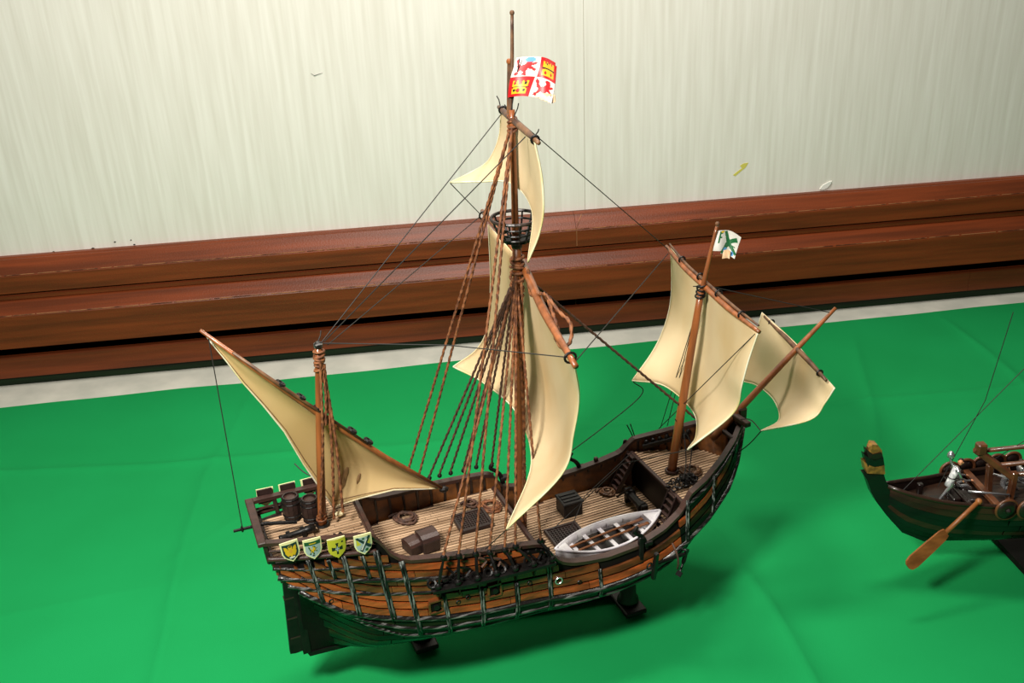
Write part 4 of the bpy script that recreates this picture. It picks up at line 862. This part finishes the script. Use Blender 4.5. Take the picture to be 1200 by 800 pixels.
for side in (-1, 1):
    for j in range(7):
        t0, t1 = .05+j*.135, .05+(j+1)*.135+.012
        for a, b in ((.004, .17+.02*(j % 2)), (.172+.02*(j % 2), .5)):
            V = []; n = 12
            for i in range(n+1):
                s = a+(b-a)*i/n
                for t_, o_ in ((t0, .0), (t0, .0032), (t1, .0008), (t1, -.001)): V.append((s, side*(vb(s, min(1, t_))+o_), vz(s, min(1, t_))))
            F = [(0, 1, 2, 3), (4*n, 4*n+3, 4*n+2, 4*n+1)]+[(i*4+k, i*4+(k+1) % 4, i*4+4+(k+1) % 4, i*4+4+k) for i in range(n) for k in range(4)]
            Q('hull_plank', (V, F), m_vgreen if j in (0, 1, 3, 4) else m_vhull)
    Q('gunwale', tube([(s, side*(itp(s, VB)+.001), itp(s, VRZ)+.001) for s in np.linspace(0, .5, 30)], .0034, 6), m_vhull, smooth=True)
V = []; F = []; n = 14
for i in range(n+1): s = .012+.488*i/n; hw = max(.002, itp(s, VB)-.004); V += [(s, -hw, .136+.008*(1-i/n)), (s, hw, .136+.008*(1-i/n)), (s, hw, .131), (s, -hw, .131)]
for i in range(n): F += [(i*4+k, i*4+(k+1) % 4, i*4+4+(k+1) % 4, i*4+4+k) for k in range(4)]
F += [(0, 1, 2, 3)]
dk = Q('deck', (V, F), m_vhull)
b = -.055
while b < .055:
    xs_ = [s for s in np.arange(.02, .5, .01) if itp(s, VB)-.006 > max(abs(b), abs(b+.009))]
    if xs_: Q('deck_plank', box(((xs_[0]+.5)/2, b+.0045, .1395), (.5-xs_[0], .0082, .002), rot=Matrix.Rotation(.009, 3, 'Y')), m_vhull, dk)
    b += .0092
# stem with carved scaled head
def band(name, pts, m, th=.016):
    n = len(pts); V = [(x, y, z) for y in (-th/2, th/2) for x, z in pts]
    V = [(x, y*(.55 if i % n in (0,) else 1), z) for i, (x, y, z) in enumerate(V)]
    return Q(name, (V, [tuple(range(n)), tuple(range(n, 2*n))[::-1]]+[(i, (i+1) % n, n+(i+1) % n, n+i) for i in range(n)]), m)
band('stem', [(-.041, .199), (-.033, .186), (-.024, .163), (-.015, .147), (.003, .122), (.032, .087), (.070, .066), (.078, .074), (.045, .100), (.020, .130), (.006, .155), (.002, .170), (-.006, .186), (-.010, .197)], m_vgreen, .014)
Q('keel', tube([(.070, 0, .068), (.16, 0, .060), (.5, 0, .056)], .005, 6), m_vdark)
# carved prow: three overlapping toothed collars and a blunt head
band('prow_scale', [(-.042, .219), (-.036, .200), (-.0085, .196), (-.0115, .2115), (-.024, .209), (-.033, .213)], m_gold, .019)
band('prow_scale', [(-.0425, .2305), (-.036, .211), (-.0105, .209), (-.0145, .2250), (-.026, .221), (-.034, .2245)], m_vgreen, .0175)
band('prow_scale', [(-.0405, .2395), (-.0350, .222), (-.0135, .222), (-.0180, .2330), (-.030, .231)], m_vdark, .016)
band('prow_head', [(-.0360, .240), (-.0345, .226), (-.0140, .224), (-.0170, .236), (-.0240, .2450), (-.0320, .2465)], m_gold, .013)
# rope-ended bits: cross beam frame and crutch carrying spars
fr_ = Q('frame_post', between((.158, -.006, .138), (.152, -.006, .196), .009, .009), m_vwood)
Q('crutch_block', cbox((.137, .0, .221), (.014, .014, .018)), m_vwood, fr_); Q('crutch_beam', between((.130, .004, .219), (.182, -.022, .180), .010, .010), m_vwood, fr_)
Q('frame_post', between((.182, -.022, .138), (.182, -.022, .190), .009, .009), m_vwood, fr_)
for (a, b) in (((.146, .004, .214), (.46, .010, .216)), ((.160, -.010, .196), (.46, -.006, .196)), ((.175, -.020, .184), (.46, -.022, .184))): Q('stowed_spar', tube([a, b], .0036, 8), m_vwood, smooth=True)
Q('cross_beam', between((.150, -.048, .150), (.150, .048, .150), .010, .007), m_vwood); Q('cross_beam', between((.112, -.036, .150), (.112, .036, .150), .007, .005), m_vdark)
Q('mooring_post', cbox((.060, .012, .150), (.008, .008, .020)), m_vdark); Q('stem_thwart', cbox((.075, -.012, .147), (.020, .012, .006)), m_vdark)
for s_, b_ in ((.10, -.010), (.118, -.018), (.125, .012)): Q('bench', cbox((s_, b_, .148), (.012, .030, .010)), m_vdark)
for pts in ([(.147, 0, .438), (.130, 0, .301), (.081, 0, .160)], [(.30, 0, .52), (.183, 0, .353), (.0270, 0, .158)], [(.16, 0, .200), (.30, .02, .270)]): Q('rigging_line', tube([tuple(VZ.inverted()@(Vector((x, 0, 0)))+Vector((0, y, z))) if False else (x, y, z) for x, y, z in pts], .0006, 5), m_thin)
# a mast outside the frame carries the lines
Q('mast', tube([(.32, 0, .135), (.32, 0, .60)], [.008, .005], 10), m_vwood, smooth=True)
# shields on the longship
def vshield(s, side, label, r=.0150, z=.1535, tilt=.15):
    o = thing('round_shield', label, 'shield', VW(s, side*(itp(s, VB)+.006), z), VT, 'round shields along the longship rail'); rm = Matrix.Rotation(R(90)*(1 if side < 0 else -1)-side*tilt*0, 3, 'X')
    mesh('shield_board', *lathe([(r*.96, 0), (r*.96, .002), (r*.5, .0035), (.0045, .004)], 20, rot=rm), m_vdark, o, True)
    mesh('shield_rim', *torus((0, 0, 0), r*.95, .0024, 24, 6, rm), m_vwood, o, True); mesh('shield_boss', *ball(rm@Vector((0, 0, .0045)), .0042), m_vdark, o)
for i, (s, lb_) in enumerate([(.124, 'round shield on the far rail, nearest the prow'), (.152, 'round shield on the far rail, second from the prow'), (.178, 'round shield on the far rail, third from the prow'), (.205, 'round shield on the far rail, fourth from the prow'), (.231, 'round shield on the far rail, fifth from the prow,')]): vshield(s, 1, lb_+' of the longship')
vshield(.1590, -1, 'round brown shield on the near rail of the longship, fully in view', .0165, .148); vshield(.1900, -1, 'round shield on the near rail of the longship, cut by the picture edge', .0165, .148)
# steering oar
oa = thing('steering_oar', 'light brown oar with broad blade resting over the near rail of the longship', 'oar', VW(.0, -.080, .0), VT)
A0, A1, A2 = Vector((.118, .032, .1620)), Vector((.064, .012, .128)), Vector((.002, -.010, .0905))
mesh('oar_shaft', *tube([A0, A1], [.0036, .0034], 8), m_oak, oa, True); mesh('oar_grip', *ball(A0, .0052), m_oak, oa, True)
t_ = (A2-A1).normalized(); y_ = Vector((-.35, .25, .9)); y_ = (y_-t_*y_.dot(t_)).normalized(); n_ = t_.cross(y_); V = []
outl = [(0, .0062), (.10, .0085), (.45, .0098), (.85, .0105), (.96, .0085), (1.0, .004)]
Lb = (A2-A1).length
pl = [(u*Lb, v) for u, v in outl]+[(u*Lb, -v) for u, v in outl[::-1]]; k = len(pl)
for o_ in (-.0016, .0016): V += [A1+t_*u+y_*v+n_*o_ for u, v in pl]
mesh('oar_blade', V, [tuple(range(k)), tuple(range(k, 2*k))[::-1]]+[(i, (i+1) % k, k+(i+1) % k, k+i) for i in range(k)], m_oak, oa)
# stand of the longship
v2 = thing('display_stand', 'black stand under the longship at the right edge', 'stand', VW(0, 0, .0045), VT)
V = [(.228, -.125, 0), (.60, -.125, 0), (.60, .10, 0), (.222, .10, 0), (.228, -.125, .010), (.60, -.125, .010), (.60, .10, .010), (.222, .10, .010)]
mesh('base_plate', V, [(0, 3, 2, 1), (4, 5, 6, 7), (0, 1, 5, 4), (1, 2, 6, 5), (2, 3, 7, 6), (3, 0, 4, 7)], m_hullin, v2)
mesh('column', *cbox((.42, 0, .030), (.03, .02, .045)), m_black, v2)

# ---------------------------------------------------------------- figures
def figure(label, loc, rz, J, edges, rad, tunic_idx, head, face, hair=True, extra=None, name='person', group=None):
    r_ = thing(name, label, 'person', loc, rz, group)
    me = bpy.data.meshes.new('body'); me.from_pydata([tuple(q) for q in J], edges, []); me.materials.append(m_silver)
    o = bpy.data.objects.new('body', me); C.objects.link(o); o.parent = r_
    sk = o.modifiers.new('skin', 'SKIN'); sub = o.modifiers.new('sub', 'SUBSURF'); sub.levels = sub.render_levels = 1; sk.use_smooth_shade = True
    for i, q in enumerate(me.skin_vertices[0].data): q.radius = rad[i]; q.use_root = (i == 0)
    h = Vector(head); f_ = Vector(face).normalized(); q_ = f_.to_track_quat('Y', 'Z').to_matrix()
    def hd(c, r, s=(1, 1, 1), m=m_skin, nm='head'):
        V, F = ball((0, 0, 0), r, 12, s); return mesh(nm, [h+q_@(v+Vector(c)) for v in V], F, m, r_, True)
    g = MB()
    for c, r, s in (((0, 0, 0), .0043, (.85, .95, 1.12)), ((0, .0042, -.0002), .0009, (.7, 1, 1.4)), ((-.0037, 0, 0), .0011, (.5, 1, 1.3)), ((.0037, 0, 0), .0011, (.5, 1, 1.3)), ((0, .0032, -.0026), .0012, (1, .6, .5))):
        V, F = ball((0, 0, 0), r, 12, s); g.add(([h+q_@(v+Vector(c)) for v in V], F))
    g.out('head', m_skin, r_, True)
    for x in (-.0015, .0015): hd((x, .0036, .0008), .0005, m=f_blk, nm='eye')
    if hair: hd((0, -.0017, .0014), .0043, (.95, .95, .98), m_hair, 'hair')
    if tunic_idx: mesh('tunic', *tube([J[i] for i in tunic_idx[0]], tunic_idx[1], 12), m_tunic, r_, True)
    return r_
def fingers(r_, wrist, d, m=m_skin, s=1.0):
    w_, d = Vector(wrist), Vector(d).normalized(); sd = d.cross(Vector((0, 0, 1))); sd = sd.normalized() if sd.length > .1 else Vector((1, 0, 0)); g = MB()
    g.add(ball(w_+d*.0012*s, .0014*s))
    for k_, L_ in enumerate((.0026, .0031, .0029, .0023)): a = w_+d*.0015*s+sd*(k_-1.5)*.0007*s; g.add(tube([a, a+d*L_*.6*s, a+d*L_*.85*s-Vector((0, 0, .0010*s))], .00034*s, 5))
    g.add(tube([w_-sd*.0012*s, w_-sd*.0024*s+d*.0012*s, w_-sd*.0022*s+d*.0024*s], .00042*s, 5)); g.out('hand', m, r_, True)
# standing warrior: leaning forward, one arm raised with a silver helmet
J = [(0, 0, .034), (.002, 0, .044), (.006, 0, .056), (.008, 0, .061),             # pelvis, waist, chest, neck
     (.001, -.0045, .033), (-.008, -.004, .019), (-.017, -.004, .004), (-.014, -.004, .0012),   # back leg
     (.003, .0045, .033), (.005, .004, .018), (.002, .004, .004), (.007, .004, .0012),          # front leg
     (.005, -.0075, .057), (.009, -.010, .047), (.014, -.008, .041),                            # near arm
     (.004, .0075, .058), (-.001, .008, .066), (-.003, .006, .0745)]                            # raised arm
Ed = [(0, 1), (1, 2), (2, 3), (0, 4), (4, 5), (5, 6), (6, 7), (0, 8), (8, 9), (9, 10), (10, 11), (2, 12), (12, 13), (13, 14), (2, 15), (15, 16), (16, 17)]
rd = [(.0052, .0042), (.0045, .0038), (.0058, .0042), (.0022, .0022), (.0038, .0038), (.0026, .0026), (.0017, .0017), (.0014, .0014), (.0038, .0038), (.0026, .0026), (.0017, .0017), (.0014, .0014), (.0026, .0026), (.0020, .0020), (.0013, .0013), (.0026, .0026), (.0020, .0020), (.0013, .0013)]
pr = figure('standing warrior figure in white tunic, dark hair, one arm raised with silver helmet', VW(.092, -.012, .1405), VT, J, Ed, rd, ([2, 1, 0], None) and None, (.0105, 0, .0675), (-.6, -.8, -.1))
mesh('tunic', *tube([(.0065, 0, .058), (.002, 0, .045), (0, 0, .036), (-.001, 0, .0285)], [.0058, .0050, .0056, .0072], 12, sq=1.0), m_tunic, pr, True)
mesh('belt', *torus((.0015, 0, .0425), .0054, .0010, 16, 5), m_vdark, pr)
fingers(pr, (.014, -.008, .0405), (.5, .2, -1)); fingers(pr, (-.003, .006, .0745), (0, -.2, 1))
hm = mesh('silver_helmet', *lathe([(.0052, 0), (.0055, .002), (.0048, .005), (.0030, .0078), (.0010, .0095)], 12), m_silver, smooth=True); hm.location = VW(.089, -.006, .2150); tag(hm, 'silver helmet held up in the raised hand of the standing warrior', 'helmet')
# seated rowers
def rower(s, b, label, lean):
    J = [(0, 0, .006), (.003*lean, 0, .016), (.006*lean, 0, .026), (.007*lean, 0, .031), (.004, -.004, .006), (.016, -.005, .009), (.026, -.005, .001), (.004, .004, .006), (.016, .005, .009), (.026, .005, .001),
         (.006*lean, -.007, .027), (.012, -.009, .019), (.021, -.007, .018), (.006*lean, .007, .027), (.012, .009, .019), (.021, .007, .018)]
    Ed = [(0, 1), (1, 2), (2, 3), (0, 4), (4, 5), (5, 6), (0, 7), (7, 8), (8, 9), (2, 10), (10, 11), (11, 12), (2, 13), (13, 14), (14, 15)]
    rd = [(.005, .0042), (.0044, .0038), (.0056, .0042), (.0022, .0022), (.0034,)*2, (.0026,)*2, (.0016,)*2, (.0034,)*2, (.0026,)*2, (.0016,)*2, (.0025,)*2, (.0019,)*2, (.0013,)*2, (.0025,)*2, (.0019,)*2, (.0013,)*2]
    r_ = figure(label, VW(s, b, .146), VT, J, Ed, rd, None, (.009*lean, 0, .0365), (1, 0, -.1))
    fingers(r_, (.0215, -.007, .018), (1, 0, -.2)); fingers(r_, (.0215, .007, .018), (1, 0, -.2)); return r_
rower(.112, .010, 'seated silver rower behind the standing warrior, nearest the prow', -.6)
rower(.178, -.004, 'seated silver rower under the stowed spars, right of the brown frame', .4)
rower(.212, .012, 'seated silver rower at the picture edge under the stowed spars', .2)
for a, b, lbx in (((.118, -.018, .160), (.175, -.030, .156), 'short silver oar loom lying by the seated rowers, toward the prow'), ((.165, .004, .172), (.235, -.030, .158), 'silver oar loom at the picture edge under the stowed spars')):
    o = mesh('oar_loom', *tube([VW(*a), VW(*b)], .0017, 8), m_silver, smooth=True); tag(o, lbx, 'oar')
